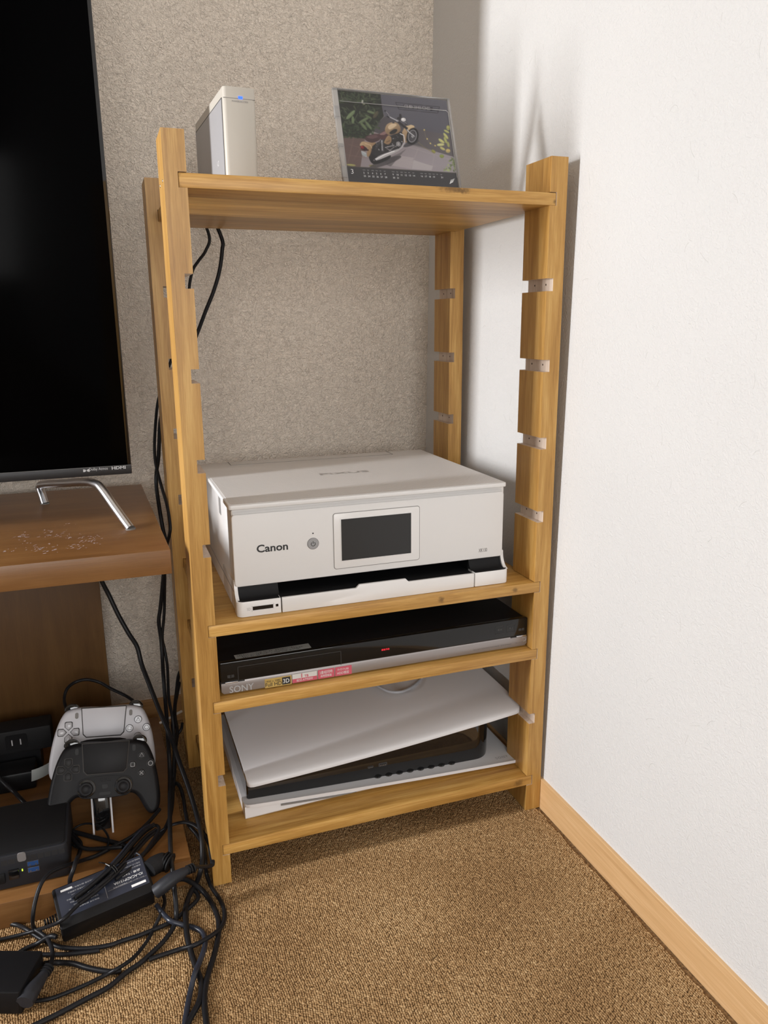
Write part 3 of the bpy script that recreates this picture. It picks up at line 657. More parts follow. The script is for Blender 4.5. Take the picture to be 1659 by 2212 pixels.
for i in range(9):
    x, x2 = ss_[i], ss_[i + 1]; th = lambda q_: .0023 * min(1, (q_ + .270) / -.03)
    za, zb_ = zlow(x) - .0066, zlow(x2) - .0066
    m.add([(x, yfr(x) + .0004, za - th(x)), (x2, yfr(x2) + .0004, zb_ - th(x2)), (x2, yfr(x2) + .0004, zb_), (x, yfr(x) + .0004, za), (x, .05, za - th(x)), (x2, .05, zb_ - th(x2)), (x2, .05, zb_), (x, .05, za)], [(0, 1, 2, 3), (3, 2, 6, 7), (0, 4, 5, 1)])
m.build('disc_slot', M['seam_soft'], gc, smooth=False)
# glossy black core between the covers
plan = [(-.4185, .285), (-.4185, .0585), (-.4165, .0565)]
for k in range(9): a = R(-90 + 90 * k / 8); plan.append((-.0780 + .030 * math.cos(a), .0865 + .030 * math.sin(a)))
plan += [(-.048, .285)]
pl = []
for i in range(len(plan)):
    a, b = np.array(plan[i]), np.array(plan[(i + 1) % len(plan)]); n_ = max(1, int(np.linalg.norm(b - a) / .02)); pl += [a + (b - a) * k / n_ for k in range(n_)]
V = []; n_ = len(pl); hs = (0, .06, .5, .90, 1.0)
for h in hs:
    for p in pl:
        lo = zlow(p[0]) - .0020; hi = ztop(p[0]) + .001; ins_ = .0035 if h == 1.0 else (.0006 if h in (0,) else 0)
        c = np.array([-.23, .18]); d = c - p; d = d / np.linalg.norm(d); p2 = p + d * ins_; V.append((p2[0], p2[1], lo + (hi - lo) * h))
F = [(r_ * n_ + k, r_ * n_ + (k + 1) % n_, (r_ + 1) * n_ + (k + 1) % n_, (r_ + 1) * n_ + k) for r_ in range(len(hs) - 1) for k in range(n_)] + [tuple(range(n_))[::-1], tuple(range((len(hs) - 1) * n_, len(hs) * n_))]
m = MB(); m.add(V, F); core = m.build('black_core', M['black_gloss'], gc, ang=40)
for k in range(8):
    x = -.232 + .0165 * k; m = MB(); m.lathe([(.0058, 0), (.0062, .0008), (.0058, .0020)], (x, .0592, zlow(x) - .0017), 2, 14); m.build('vent_fin', M['black_gloss'], core)
for px, nm, ww, hh in (((800.5, 1657), 'small_port', .0085, .0026), ((827, 1651), 'usb_port', .0125, .0050)):
    q = at(*px, 1, .0562); m = MB(); m.prism(rrect(q[0] - ww / 2, q[0] + ww / 2, q[2] - hh / 2, q[2] + hh / 2, hh * .2), 1, .0560, .0572)
    po = m.build(nm, M['faint_ink'], core); m = MB(); m.box(q[0] - ww * .42, q[0] + ww * .42, .0556, .0566, q[2] - hh * .36, q[2] + hh * .36); m.build('port_hollow', M['ink'], po)
    m = MB(); [m.box(q[0] + ww * f_, q[0] + ww * f_ + .0006, .0552, .0566, q[2] - hh * .3, q[2] - hh * .08) for f_ in (-.35, -.15, .05, .25)]; m.build('contacts', M['metal_pin'], po, smooth=False)
q = at(1078, 1650.5, 1, .040); text('embossed_mark', 'SONY', M['light_grey_ink'], lc, (q[0] - .0012, .0455, zlow(-.04) - .0012), (1, 0, 0), (0, 1, 0), width=.0200, height=.0055, spacing=1.25)
# grey lead curling over the console
pts = [at(u, v, 2, .1435) for u, v in ((770, 1452), (800, 1468), (818, 1483), (842, 1494), (868, 1494), (890, 1484), (906, 1470), (918, 1452), (926, 1438))]
m = MB(); m.tube(catmull(pts), .0021, 8); tag(m.build('grey_lead', M['cable_grey'], None), 'grey cable curling over the top cover of the game console', 'cable')

# ------------------------------------------------------------------ external drive
hd = thing('external_drive', 'upright ivory external hard drive with a blue light on the top shelf', 'hard drive', (-.3912, .1216, SH1), (0, 0, R(2.6)))
hw, hl, hh_ = .0385, .196, .966 - SH1
m = MB(); m.prism(rrect(0, hw, 0, hl, .0045), 2, 0, hh_); m.build('case', M['ivory'], hd, bevel=.0018, seg=3)
m = MB(); m.prism(rrect(.006, hl - .006, .004, hh_ - .0115, .001, 2), 0, -.0004, .001); m.build('panel_seam', M['seam'], hd)
m = MB(); m.box(-.0009, .001, .0075, hl - .0072, .004, hh_ - .0130); sp = m.build('side_panel', M['silver_panel'], hd, bevel=.0004)
text('mark', 'I-O', M['white_ink'], sp, (-.0009, .047, .037), (0, -1, 0), (0, 0, 1), width=.010, height=.0065)
m = MB(); m.box(.0005, hw - .0005, -.0002, .001, hh_ - .0132, hh_ - .0127); m.build('front_seam', M['seam_soft'], hd, smooth=False)
m = MB(); m.box(hw * .47, hw * .60, -.0005, .001, hh_ - .0132, hh_ - .0104); m.build('power_light', M['blue_led'], hd)
text('print', 'POWER/ACCESS', M['ink_grey'], hd, (hw * .27, -.0001, hh_ - .0170), (1, 0, 0), (0, 0, 1), width=.0190, height=.0018)

# ------------------------------------------------------------------ desk calendar in a clear case
CW, CH, CT = .151, .1235, .0052
TILT = R(20)
cal = thing('desk_calendar', 'desk calendar with a motorcycle picture in a clear plastic case', 'calendar', (-.2680, .0480, SH1 + .0019), (0, 0, 0))
cal.rotation_euler = (R(90) - TILT, 0, 0)                # own axes: x right, y up along the leaning case, z towards the viewer
m = MB(); m.box(0, .0062, 0, CH, -CT, 0); m.box(CW - .0032, CW, 0, CH, -CT, 0); m.box(.0062, CW - .0032, CH - .0016, CH, -CT, 0); m.box(.0062, CW - .0032, 0, .002, -CT, 0)
m.build('case_rim', M['clear_edge'], cal, bevel=.0006)
for y0, y1 in ((.012, .026), (.050, .0535), (.087, .1005)): m = MB(); m.box(-.0006, .0050, y0, y1, -CT + .0004, .0006); m.build('hinge_tab', M['clear_edge'], cal, bevel=.0003)
m = MB(); m.box(.0062, CW - .0032, .002, CH - .0016, -.0010, -.0004); m.build('clear_cover', M['clear'], cal, smooth=False)
m = MB()
m.tube([(.0075, CH - .0165, -.0002), (CW - .007, CH - .0165, -.0002), (CW - .0045, CH - .019, -.0002), (CW - .0045, .020, -.0002)], .0004, 5); m.build('moulded_ridge', M['clear_edge'], cal)
m = MB(); m.add([(.004, CH - .002, -CT), (CW - .004, CH - .002, -CT), (CW - .004, CH - .002, -CT - .0016), (.004, CH - .002, -CT - .0016)], [(0, 1, 2, 3)])
a = R(40); dy, dz = -math.cos(a) * CH * .98, -math.sin(a) * CH * .98
m = MB(); P0 = np.array([0, CH - .002, -CT]); dirv = np.array([0, dy, dz]); nr = np.array([0, math.sin(a), -math.cos(a)]) * .0016
q = [P0 + [.004, 0, 0], P0 + [CW - .004, 0, 0], P0 + [CW - .004, 0, 0] + dirv, P0 + [.004, 0, 0] + dirv]
m.add(q + [p + nr for p in q], [(0, 1, 2, 3), (7, 6, 5, 4), (0, 4, 5, 1), (1, 5, 6, 2), (2, 6, 7, 3), (3, 7, 4, 0)]); m.build('easel_back', M['clear'], cal, smooth=False)

# the printed card: a fine grid carrying the picture as colour print
GW, GH = 316, 254
cw0, cw1, ch0, ch1 = .0066, CW - .0036, .0022, CH - .0020
cell_x, cell_y = (cw1 - cw0) / GW, (ch1 - ch0) / GH
SSX = 2
IMG = np.zeros((GH * SSX, GW * SSX, 3)); IMG[:] = (118, 112, 112)
YY, XX = np.mgrid[0:GH * SSX, 0:GW * SSX]
# homography: my sketch coordinates (1659 x 1307 study of the card) -> card fraction
src = np.array([(180, 118), (1388, 213), (1478, 1072), (283, 1012)], float); dst = np.array([(0, 0), (1, 0), (1, .790), (0, .790)], float)
A = []; bvec = []
for (x, y), (u, v) in zip(src, dst): A += [[x, y, 1, 0, 0, 0, -u * x, -u * y], [0, 0, 0, x, y, 1, -v * x, -v * y]]; bvec += [u, v]
Hm = np.append(np.linalg.solve(np.array(A), np.array(bvec)), 1).reshape(3, 3)
def tf(P):
    P = np.atleast_2d(np.array(P, float)); Q = np.c_[P, np.ones(len(P))] @ Hm.T; Q = Q[:, :2] / Q[:, 2:]; return Q * [GW * SSX, GH * SSX]
def blend(mask, col, al=1.0):
    k = (mask * al)[..., None]; IMG[:] = IMG * (1 - k) + np.array(col, float) * k
def mpoly(P):
    ms = np.zeros(IMG.shape[:2], bool); n = len(P)
    lo = np.maximum(np.floor(P.min(0)).astype(int) - 1, 0); hi = np.minimum(np.ceil(P.max(0)).astype(int) + 2, [GW * SSX, GH * SSX])
    if (hi <= lo).any(): return ms
    X = XX[lo[1]:hi[1], lo[0]:hi[0]] + .5; Y = YY[lo[1]:hi[1], lo[0]:hi[0]] + .5; r_ = np.zeros(X.shape, bool)
    for i in range(n):
        x0, y0 = P[i]; x1, y1 = P[(i + 1) % n]
        if y0 == y1: continue
        r_ ^= ((y0 > Y) != (y1 > Y)) & (X < (x1 - x0) * (Y - y0) / (y1 - y0) + x0)
    ms[lo[1]:hi[1], lo[0]:hi[0]] = r_; return ms
def poly(P, col, al=1.0, grad=None):
    ms = mpoly(tf(P)).astype(float)
    if grad is None: blend(ms, col, al)
    else:
        (gx_, gy_), c2 = grad; Q = tf(P); lo = Q.min(0); hi = Q.max(0)
        tt = np.clip(((XX - lo[0]) / max(hi[0] - lo[0], 1) * gx_ + (YY - lo[1]) / max(hi[1] - lo[1], 1) * gy_), 0, 1)[..., None]
        c = np.array(col) * (1 - tt) + np.array(c2) * tt; k = (ms * al)[..., None]; IMG[:] = IMG * (1 - k) + c * k
def smooth(P): return closed_curve(P, 5)
def ell(cx, cy, a, b, rot, col, al=1.0, n=28):
    c, s = math.cos(R(rot)), math.sin(R(rot)); poly([(cx + a * math.cos(t_) * c - b * math.sin(t_) * s, cy + a * math.cos(t_) * s + b * math.sin(t_) * c) for t_ in np.linspace(0, 2 * math.pi, n, False)], col, al)
def ring(cx, cy, a, b, rot, wd, col, al=1.0):
    line([(cx + a * math.cos(t_) * math.cos(R(rot)) - b * math.sin(t_) * math.sin(R(rot)), cy + a * math.cos(t_) * math.sin(R(rot)) + b * math.sin(t_) * math.cos(R(rot))) for t_ in np.linspace(0, 2 * math.pi, 30)], wd, col, al)
def line(P, wd, col, al=1.0):
    P = np.array(P, float)
    for i in range(len(P) - 1):
        d = P[i + 1] - P[i]; L_ = np.linalg.norm(d)
        if L_ < 1e-6: continue
        nrm_ = np.array([-d[1], d[0]]) / L_ * wd / 2; e = d / L_ * wd * .2; poly([P[i] + nrm_ - e, P[i + 1] + nrm_ + e, P[i + 1] - nrm_ + e, P[i] - nrm_ - e], col, al)
def leaf(x, y, L_, wd, rot, col): ell(x, y, L_, wd, rot, col, 1, 14); ell(x, y - wd * .25, L_ * .9, wd * .3, rot, tuple(min(255, c * 1.25) for c in col), .6, 12)
# background wall, shadowed garden, paving
poly([(640, 120), (1420, 200), (1460, 640), (1300, 610), (1040, 560), (700, 430), (660, 300)], (92, 90, 98), 1, ((0, 1), (84, 82, 90)))
poly([(700, 420), (1040, 556), (1320, 612), (1460, 640), (1480, 900), (1270, 830), (1090, 770), (960, 740), (560, 600), (620, 500)], (70, 66, 70), 1, ((1, .3), (92, 86, 88)))
poly([(160, 100), (655, 150), (668, 300), (690, 420), (640, 480), (560, 600), (470, 700), (240, 680)], (34, 36, 30))
poly([(240, 660), (480, 690), (560, 600), (960, 750), (1260, 830), (1500, 900), (1490, 1090), (270, 1020)], (124, 112, 112), 1, ((1, .4), (146, 138, 142)))
poly([(240, 660), (480, 690), (430, 1020), (280, 1010)], (96, 78, 74))
for a_, b_ in (((360, 670), (290, 1000)), ((480, 700), (360, 940)), ((300, 760), (440, 800)), ((280, 880), (520, 920)), ((830, 860), (760, 1010)), ((1060, 790), (975, 1035)), ((1240, 850), (1205, 1050)), ((900, 760), (1480, 940)), ((680, 900), (1250, 1000))): line([a_, b_], 5, (164, 154, 152) if a_[0] > 600 else (128, 104, 96), .6)
poly([(770, 1000), (860, 880), (1010, 905), (980, 1035)], (170, 160, 160), .55); poly([(1010, 930), (1220, 1000), (1200, 1050), (985, 1035)], (178, 170, 170), .6); poly([(700, 930), (860, 850), (930, 800), (760, 1010), (690, 985)], (88, 82, 84), .7)
line([(690, 985), (745, 950)], 6, (200, 196, 196), .7)
line([(1040, 700), (1130, 780), (1240, 850)], 7, (120, 108, 70), .6); line([(1130, 570), (1150, 660), (1200, 740), (1260, 765)], 3, (150, 140, 100), .6)
for x, y in ((1133, 572), (1163, 678), (1198, 731), (1250, 757)): ell(x, y, 8, 9, 0, (196, 176, 110))
# foliage
rg = np.random.default_rng(3)
for k in range(150):
    x = 200 + rg.random() * 440; y = 130 + rg.random() * 500
    if y > 620 - (x - 200) * .1 or x > 640: continue
    g_ = rg.random(); leaf(x, y, 16 + 26 * rg.random(), 5 + 5 * rg.random(), rg.random() * 180, (40 + 30 * g_, 48 + 32 * g_, 36 + 22 * g_))
for k in range(150):
    x = 250 + rg.random() * 330; y = 545 + rg.random() * 140; g_ = rg.random(); ell(x, y, 10, 6, rg.random() * 180, (34 + 24 * g_, 46 + 30 * g_, 30 + 18 * g_), 1, 8)
for a_ in range(10): line([(430, 250), (430 + 230 * math.cos(R(a_ * 19 - 190)), 250 + 110 * math.sin(R(a_ * 19 - 190)))], 5, (78, 92, 66), .8)
for x, y, L_, wd, rt, c in ((325, 410, 72, 22, -48, (104, 118, 86)), (350, 470, 46, 16, 88, (96, 110, 80)), (470, 470, 70, 17, -32, (90, 102, 74)), (465, 540, 58, 17, 52, (86, 98, 68)), (520, 530, 62, 16, 55, (88, 100, 72)), (550, 375, 50, 15, 18, (92, 104, 76)), (520, 430, 44, 14, 30, (80, 92, 64)), (600, 400, 48, 22, -60, (74, 70, 52))): leaf(x, y, L_, wd, rt, c)
for k in range(6): line([(195 + 14 * k, 200 + 2 * k), (205 + 22 * k, 245)], 4, (150, 150, 130), .5)
ell(455, 250, 10, 24, 10, (190, 190, 178), .8); ell(470, 275, 18, 8, 20, (170, 170, 150), .7)
# yellow green leaves at the right
for k in range(120):
    x = 1300 + rg.random() * 190; y = 870 + rg.random() * 180
    if x < 1500 - (y - 760) * .55: continue
    g_ = rg.random(); ell(x, y, 15, 9, rg.random() * 180, (88 + 70 * g_, 98 + 66 * g_, 70 + 50 * g_), 1, 9)
for x, y, L_, wd, rt, c in ((1320, 700, 40, 17, 38, (172, 170, 112)), (1310, 745, 42, 17, -5, (176, 174, 120)), (1370, 640, 44, 16, 55, (166, 166, 104)), (1365, 690, 40, 15, 70, (150, 152, 92)), (1380, 585, 34, 13, 30, (160, 160, 100)), (1330, 790, 32, 15, 30, (168, 162, 104)), (1390, 815, 26, 24, 0, (170, 152, 98)), (1230, 825, 26, 18, 40, (130, 128, 66)), (1395, 740, 34, 15, 80, (140, 140, 84)), (1400, 540, 22, 30, 0, (150, 148, 90)), (1320, 880, 26, 22, 0, (120, 130, 66)), (330, 1000, 50, 12, 5, (140, 136, 84)), (560, 1005, 40, 10, 5, (120, 116, 70))): leaf(x, y, L_, wd, rt, c)
# the motorcycle
TAN, TAN2, DK, BLK, CHR = (184, 158, 124), (140, 112, 82), (46, 40, 40), (22, 20, 22), (190, 188, 190)
ell(700, 960, 190, 34, -22, (58, 54, 56), .75); ell(985, 735, 95, 26, -25, (50, 48, 52), .8)
poly(smooth([(520, 900), (560, 980), (640, 975), (760, 900), (700, 820), (580, 760), (540, 800)]), BLK)                           # rear wheel in shadow
ell(1000, 650, 68, 102, 12, BLK); ell(1000, 648, 46, 76, 12, (52, 50, 54)); ring(1000, 648, 44, 72, 12, 9, (130, 128, 132)); 
for a_ in range(0, 180, 30): line([(1000 - 40 * math.cos(R(a_)), 648 - 70 * math.sin(R(a_))), (1000 + 40 * math.cos(R(a_)), 648 + 70 * math.sin(R(a_)))], 3.5, (120, 118, 122), .7)
ell(1002, 650, 14, 18, 0, (150, 148, 150))
poly(smooth([(880, 640), (905, 570), (935, 530), (1010, 520), (1025, 545), (985, 560), (945, 610), (930, 700), (945, 715), (905, 725)]), TAN, 1, ((0, 1), TAN2))       # front fender and leg shield
poly(smooth([(930, 545), (985, 515), (1022, 535), (985, 552), (950, 572)]), (200, 176, 140))
line([(900, 520), (960, 600), (1025, 655)], 17, (96, 94, 98)); line([(905, 522), (962, 598), (1022, 650)], 7, (206, 204, 206))        # fork
poly(smooth([(560, 860), (540, 800), (600, 740), (700, 690), (870, 600), (900, 700), (860, 790), (770, 860), (640, 900)]), (36, 34, 36))   # engine mass
for k in range(46):
    x = 590 + rg.random() * 300; y = 640 + rg.random() * 190
    if abs((y - 760) + (x - 720) * .45) < 75: ell(x, y, 3 + 8 * rg.random(), 3 + 4 * rg.random(), rg.random() * 180, (70 + 120 * rg.random(),) * 3, .85, 8)
ell(845, 745, 24, 27, 0, (164, 160, 160)); ring(845, 745, 15, 17, 0, 5, (80, 78, 80)); line([(700, 790), (800, 760)], 7, (176, 172, 172)); line([(715, 800), (790, 840)], 6, (150, 146, 146)); line([(740, 830), (805, 775)], 5, (160, 156, 156))
line([(865, 620), (905, 640), (915, 720), (880, 790), (800, 830)], 11, (176, 172, 172)); line([(868, 622), (907, 642), (917, 718)], 4, (226, 224, 226))              # crash bar / exhaust
line([(600, 800), (655, 705), (690, 690)], 20, (60, 58, 60)); line([(668, 705), (672, 830)], 24, (84, 82, 84)); line([(664, 705), (668, 820)], 8, (200, 198, 200)) # shock absorber
for k in range(6): line([(658, 730 + 15 * k), (684, 726 + 15 * k)], 4, (50, 48, 50))
poly(smooth([(575, 938), (640, 885), (770, 830), (850, 800), (862, 812), (790, 858), (660, 922), (590, 946)]), (168, 164, 164)); line([(590, 932), (700, 870), (800, 828)], 8, (236, 234, 234)); ell(588, 938, 10, 9, 0, (40, 38, 40))   # silencer
poly(smooth([(425, 770), (450, 725), (520, 730), (600, 735), (560, 780), (545, 850), (520, 900), (500, 880), (505, 800), (470, 780)]), TAN, 1, ((1, .6), TAN2)); line([(480, 745), (540, 765), (555, 800)], 8, (206, 182, 148), .7)     # rear fender
poly([(430, 775), (462, 768), (500, 800), (510, 830), (470, 835), (435, 810)], (40, 18, 20)); ell(452, 792, 22, 20, 20, (104, 22, 28)); ell(446, 786, 9, 7, 0, (170, 50, 50)); ell(512, 822, 9, 12, 0, (60, 30, 20))
poly([(440, 832), (492, 856), (498, 905), (446, 880)], (176, 180, 182)); [line([(450 + 12 * k, 850 + 5 * k), (452 + 12 * k, 882 + 4 * k)], 5, (110, 120, 124)) for k in range(4)]
poly(smooth([(480, 690), (500, 655), (590, 635), (640, 665), (635, 705), (560, 735), (500, 715)]), (66, 46, 48)); poly(smooth([(500, 668), (585, 640), (625, 662), (560, 690)]), (98, 72, 72), .9)   # pillion seat
poly(smooth([(575, 630), (640, 628), (700, 585), (738, 600), (735, 650), (690, 695), (625, 680), (620, 650)]), (76, 50, 52)); poly(smooth([(640, 635), (700, 595), (730, 606), (690, 640)]), (138, 106, 104), .9)
poly(smooth([(690, 720), (730, 650), (765, 665), (768, 715), (735, 752), (695, 740)]), TAN, 1, ((1, 1), TAN2)); line([(715, 725), (755, 706)], 6, (60, 50, 44))                                            # side cover
poly(smooth([(700, 590), (720, 520), (780, 488), (840, 500), (872, 560), (850, 610), (780, 635), (735, 640)]), TAN, 1, ((.4, 1), (128, 104, 78))); poly(smooth([(735, 540), (780, 505), (830, 515), (800, 550), (750, 575)]), (222, 200, 168), .7)     # tank
poly(smooth([(750, 610), (800, 570), (835, 575), (815, 615), (765, 632)]), (30, 28, 30)); ell(793, 494, 14, 8, 0, (60, 56, 56))
line([(838, 470), (900, 530), (945, 560)], 26, (44, 40, 42)); ell(858, 445, 26, 24, 0, (44, 42, 46)); ell(872, 410, 14, 26, -10, (36, 34, 38)); ell(838, 470, 18, 14, 0, (120, 118, 122))
ell(905, 455, 30, 26, 0, (206, 202, 202)); ell(898, 448, 14, 10, 0, (240, 238, 236)); ring(905, 455, 30, 26, 0, 6, (60, 58, 60)); ell(935, 500, 16, 14, 0, (40, 38, 42)); line([(920, 490), (945, 500)], 6, (150, 148, 150))
line([(735, 415), (790, 445), (840, 470)], 9, (190, 188, 190)); line([(712, 358), (750, 408)], 4, (160, 158, 160)); ell(704, 355, 13, 9, 0, (40, 40, 44)); ell(736, 424, 20, 9, 25, (34, 32, 36))
# badge on the wall
line([(820, 250), (1308, 292), (1285, 368), (858, 332), (820, 250)], 6, (44, 42, 46)); line([(838, 280), (1296, 318)], 4, (52, 50, 54)); line([(850, 306), (1290, 344)], 4, (52, 50, 54))
poly([(905, 270), (1235, 298), (1222, 342), (925, 316)], (50, 48, 52))
STROKE = {'G': [[(1, 0), (0, 0), (0, 1), (1, 1), (1, .5), (.5, .5)]], 'B': [[(0, 0), (1, 0), (1, 1), (0, 1), (0, 0)], [(0, .5), (1, .5)]], '3': [[(0, 0), (1, 0), (1, 1), (0, 1)], [(.2, .5), (1, .5)]], '5': [[(1, 0), (0, 0), (0, .5), (1, .5), (1, 1), (0, 1)]], '0': [[(0, 0), (1, 0), (1, 1), (0, 1), (0, 0)]], 'C': [[(1, 0), (0, 0), (0, 1), (1, 1)]]}
for k, ch in enumerate('GB350C'):
    for st in STROKE[ch]: line([(922 + 49 * k + 34 * x, 280 + 4.2 * k + 3 * x + 26 * y) for x, y in st], 7, (150, 146, 150))
# dark calendar strip
yv = (np.arange(GH * SSX) / (GH * SSX))[:, None] * np.ones((1, GW * SSX)); blend((yv > .790).astype(float), (52, 50, 52)); blend(((yv > .788) & (yv < .794)).astype(float), (84, 78, 72))
IM2 = IMG.reshape(GH, SSX, GW, SSX, 3).mean((1, 3)); IM2 = np.clip(IM2 * 1.04, 0, 255) / 255
LIN = np.where(IM2 <= .04045, IM2 / 12.92, ((IM2 + .055) / 1.055) ** 2.4)
pm = D2.meshes.new('printed_card'); vx = np.linspace(cw0, cw1, GW + 1); vy = np.linspace(ch1, ch0, GH + 1)
V3 = np.zeros(((GH + 1) * (GW + 1), 3)); V3[:, 0] = np.tile(vx, GH + 1); V3[:, 1] = np.repeat(vy, GW + 1); V3[:, 2] = -.0018
ii, jj = np.mgrid[0:GH, 0:GW]; base = (ii * (GW + 1) + jj).ravel(); Q4 = np.stack([base, base + GW + 1, base + GW + 2, base + 1], 1)
pm.vertices.add(len(V3)); pm.vertices.foreach_set('co', V3.ravel()); pm.loops.add(Q4.size); pm.loops.foreach_set('vertex_index', Q4.ravel().astype(np.int32)); pm.polygons.add(len(Q4)); pm.polygons.foreach_set('loop_start', np.arange(0, Q4.size, 4, dtype=np.int32)); pm.update(calc_edges=True)
pa = np.zeros((GH + 1, GW + 1, 3)); cnt = np.zeros((GH + 1, GW + 1, 1))
for di in (0, 1):
    for dj in (0, 1): pa[di:GH + di, dj:GW + dj] += LIN; cnt[di:GH + di, dj:GW + dj] += 1
ca = pm.color_attributes.new('print', 'FLOAT_COLOR', 'POINT'); ca.data.foreach_set('color', np.c_[(pa / cnt).reshape(-1, 3), np.ones((GH + 1) * (GW + 1))].ravel().astype(np.float32))
t = NT('printed_picture'); a_ = t.n('ShaderNodeVertexColor', layer_name='print'); t.l(a_.outputs[0], t.p.inputs['Base Color']); t.p.inputs['Roughness'].default_value = .5; pm.materials.append(t.m)
card = link('printed_card', pm, cal)
TB = -.0016
def ctext(s_, fx, fy, hgt, mt='light_grey_ink', wd=None, al='LEFT'):
    return text('print', s_, M[mt], card, (cw0 + (cw1 - cw0) * fx, ch1 - (ch1 - ch0) * fy, TB), (1, 0, 0), (0, 1, 0), width=wd, height=hgt, depth=0, align=al)
ctext('3', .030, .868, .0058, 'white_ink')
rows = [('MON TUE WED THU FRI SAT', .842, .0011), ]
wk = [[2, 3, 4, 5, 6, 7], [9, 10, 11, 12, 13, 14], [16, 17, 18, 19, 20, 21]]; w2 = [[23, 24, 25, 26, 27, 28], [30, 31], []]
for b_, bx0 in enumerate((.135, .395, .655)):
    for k, dn in enumerate(('MON', 'TUE', 'WED', 'THU', 'FRI', 'SAT')):
        ctext(dn, bx0 + .0375 * k, .826, .0010)
        if wk[b_][k] != 20: ctext(str(wk[b_][k]), bx0 + .003 + .0375 * k, .860, .0021, 'white_ink')
        if k < len(w2[b_]): ctext(str(w2[b_][k]), bx0 + .002 + .0375 * k, .893, .0021, 'white_ink')
m = MB(); ox, oy = cw0 + (cw1 - cw0) * .912, ch1 - (ch1 - ch0) * .885
for k in range(6):
    x0, x1, yk = ox + .0004 * k + .0006, ox + .0086 - .0005 * (5 - k), oy - .0022 + .00085 * k
    m.add([(x0, yk - .0012 + .00012 * k, TB), (x0 + .0006, yk - .0015 + .00012 * k, TB), (x1, yk + .0011, TB), (x1 - .0003, yk + .0014, TB), (x0 + .0012, yk - .0004, TB)], [(0, 1, 2, 3, 4)])
m.build('wing_emblem', M['white_ink'], card, smooth=False, recalc=False)

# ------------------------------------------------------------------ television stand
ZT, ZTB, ZBB = .4466, .4177, .0345
ts = thing('television_stand', 'brown laminate television stand with scuffed top left of the rack', 'tv stand', (-1.1, .2, 0))
XLs = -1.75
m = MB(); m.prism([(XLs, .0165), (-.4957, .0127), (-.5073, .4150), (XLs, .4150)], 2, ZTB, ZT); top = m.build('top_board', M['stand_wood'], ts, bevel=.0007)
m = MB(); m.prism([(XLs, .0165), (-.4992, .0150), (-.5117, .4150), (XLs, .4150)], 2, 0, ZBB); m.build('bottom_board', M['stand_wood'], ts, bevel=.0006)
m = MB(); m.box(XLs + .35, -.5850, .392, .410, ZBB, ZTB); m.build('rear_panel', M['stand_wood_shaded'], ts, bevel=.0005)
m = MB(); m.box(XLs + .02, XLs + .04, .03, .40, ZBB, ZTB); m.build('side_panel', M['stand_wood_shaded'], ts, bevel=.0005)
# glue residue scuffed on the top
M['residue'] = plain('glue_residue', (.52, .42, .42), .55)
m = MB(); rs = np.random.default_rng(11)
for (u, v, n_, du, dv) in ((115, 1153, 26, 22, 5), (50, 1158, 16, 12, 4), (170, 1160, 26, 26, 3), (200, 1166, 18, 10, 5), (160, 1181, 16, 11, 3), (98, 1183, 30, 16, 5), (30, 1188, 10, 16, 2), (150, 1133, 4, 10, 3), (55, 1170, 5, 6, 3)):
    for k in range(n_):
        c = at(u + rs.normal(0, du), v + rs.normal(0, dv), 2, ZT + .0002); a0 = rs.random() * 6.28; L_ = .0006 + .0022 * rs.random() ** 2; W_ = .0004 + .0007 * rs.random()
        pts = [(c[0] + L_ * math.cos(t_) * math.cos(a0 * .2) - W_ * math.sin(t_) * math.sin(a0 * .2), c[1] + L_ * math.cos(t_) * math.sin(a0 * .2) + W_ * math.sin(t_) * math.cos(a0 * .2), ZT + .00015) for t_ in np.linspace(0, 6.283, 7)[:-1]]
        m.add(pts, [tuple(range(6))])
m.build('glue_residue', M['residue'], top, smooth=False, recalc=False)['kind'] = 'stuff'

# ------------------------------------------------------------------ television
tv = thing('television', 'large flat television with a dark screen on chrome feet', 'television', (-1.12, .22, ZT))
TY, TX1, TX0 = .185, float(at(285.5, 1022, 1, .185)[0]), -1.735
tz0, tz1 = float(at(285.5, 1023, 1, TY)[2]), 1.215
bz = float(at(283, 1003, 1, TY)[2])
m = MB(); m.box(TX0, TX1, TY, TY + .012, tz0, tz1); m.build('cabinet', M['black_gloss'], tv, bevel=.0012)
m = MB(); m.prism([(TX0 + .08, tz0 + .02), (TX1 - .08, tz0 + .02), (TX1 - .12, tz1 - .25), (TX0 + .12, tz1 - .25)], 1, TY + .011, TY + .055); m.build('rear_housing', M['black_matte'], tv, bevel=.006)
m = MB(); m.box(TX0 + .0045, TX1 - .0045, TY - .0007, TY + .003, bz, tz1 - .004); m.build('screen', M['tv_screen'], tv, bevel=.0002)
m = MB(); m.box(TX0 + .0005, TX1 - .0005, TY - .0016, TY + .003, tz0 + .0005, bz - .0006); bz_o = m.build('lower_bezel', plain('bezel_grey', (.022, .022, .024), .42, metal=.4), tv, bevel=.0006)
m = MB(); m.box(TX0 + .0005, TX1 - .0005, TY - .0018, TY + .002, bz - .0008, bz - .0002); m.build('bezel_line', plain('bezel_line', (.12, .12, .12), .4, metal=.6), tv, smooth=False)
yb2 = TY - .0018
def tvp(u, v): return at(u, v, 1, yb2)
a, b = tvp(191, 1019.5), tvp(231, 1015.5); text('sound_mark', 'Dolby Atmos', M['light_grey_ink'], bz_o, tuple(a + [.0012, 0, .0004]), (1, 0, 0), (0, 0, 1), width=b[0] - a[0], height=.0046)
a = tvp(180, 1020.0); m = MB(); h_ = .0036; w_ = .0036
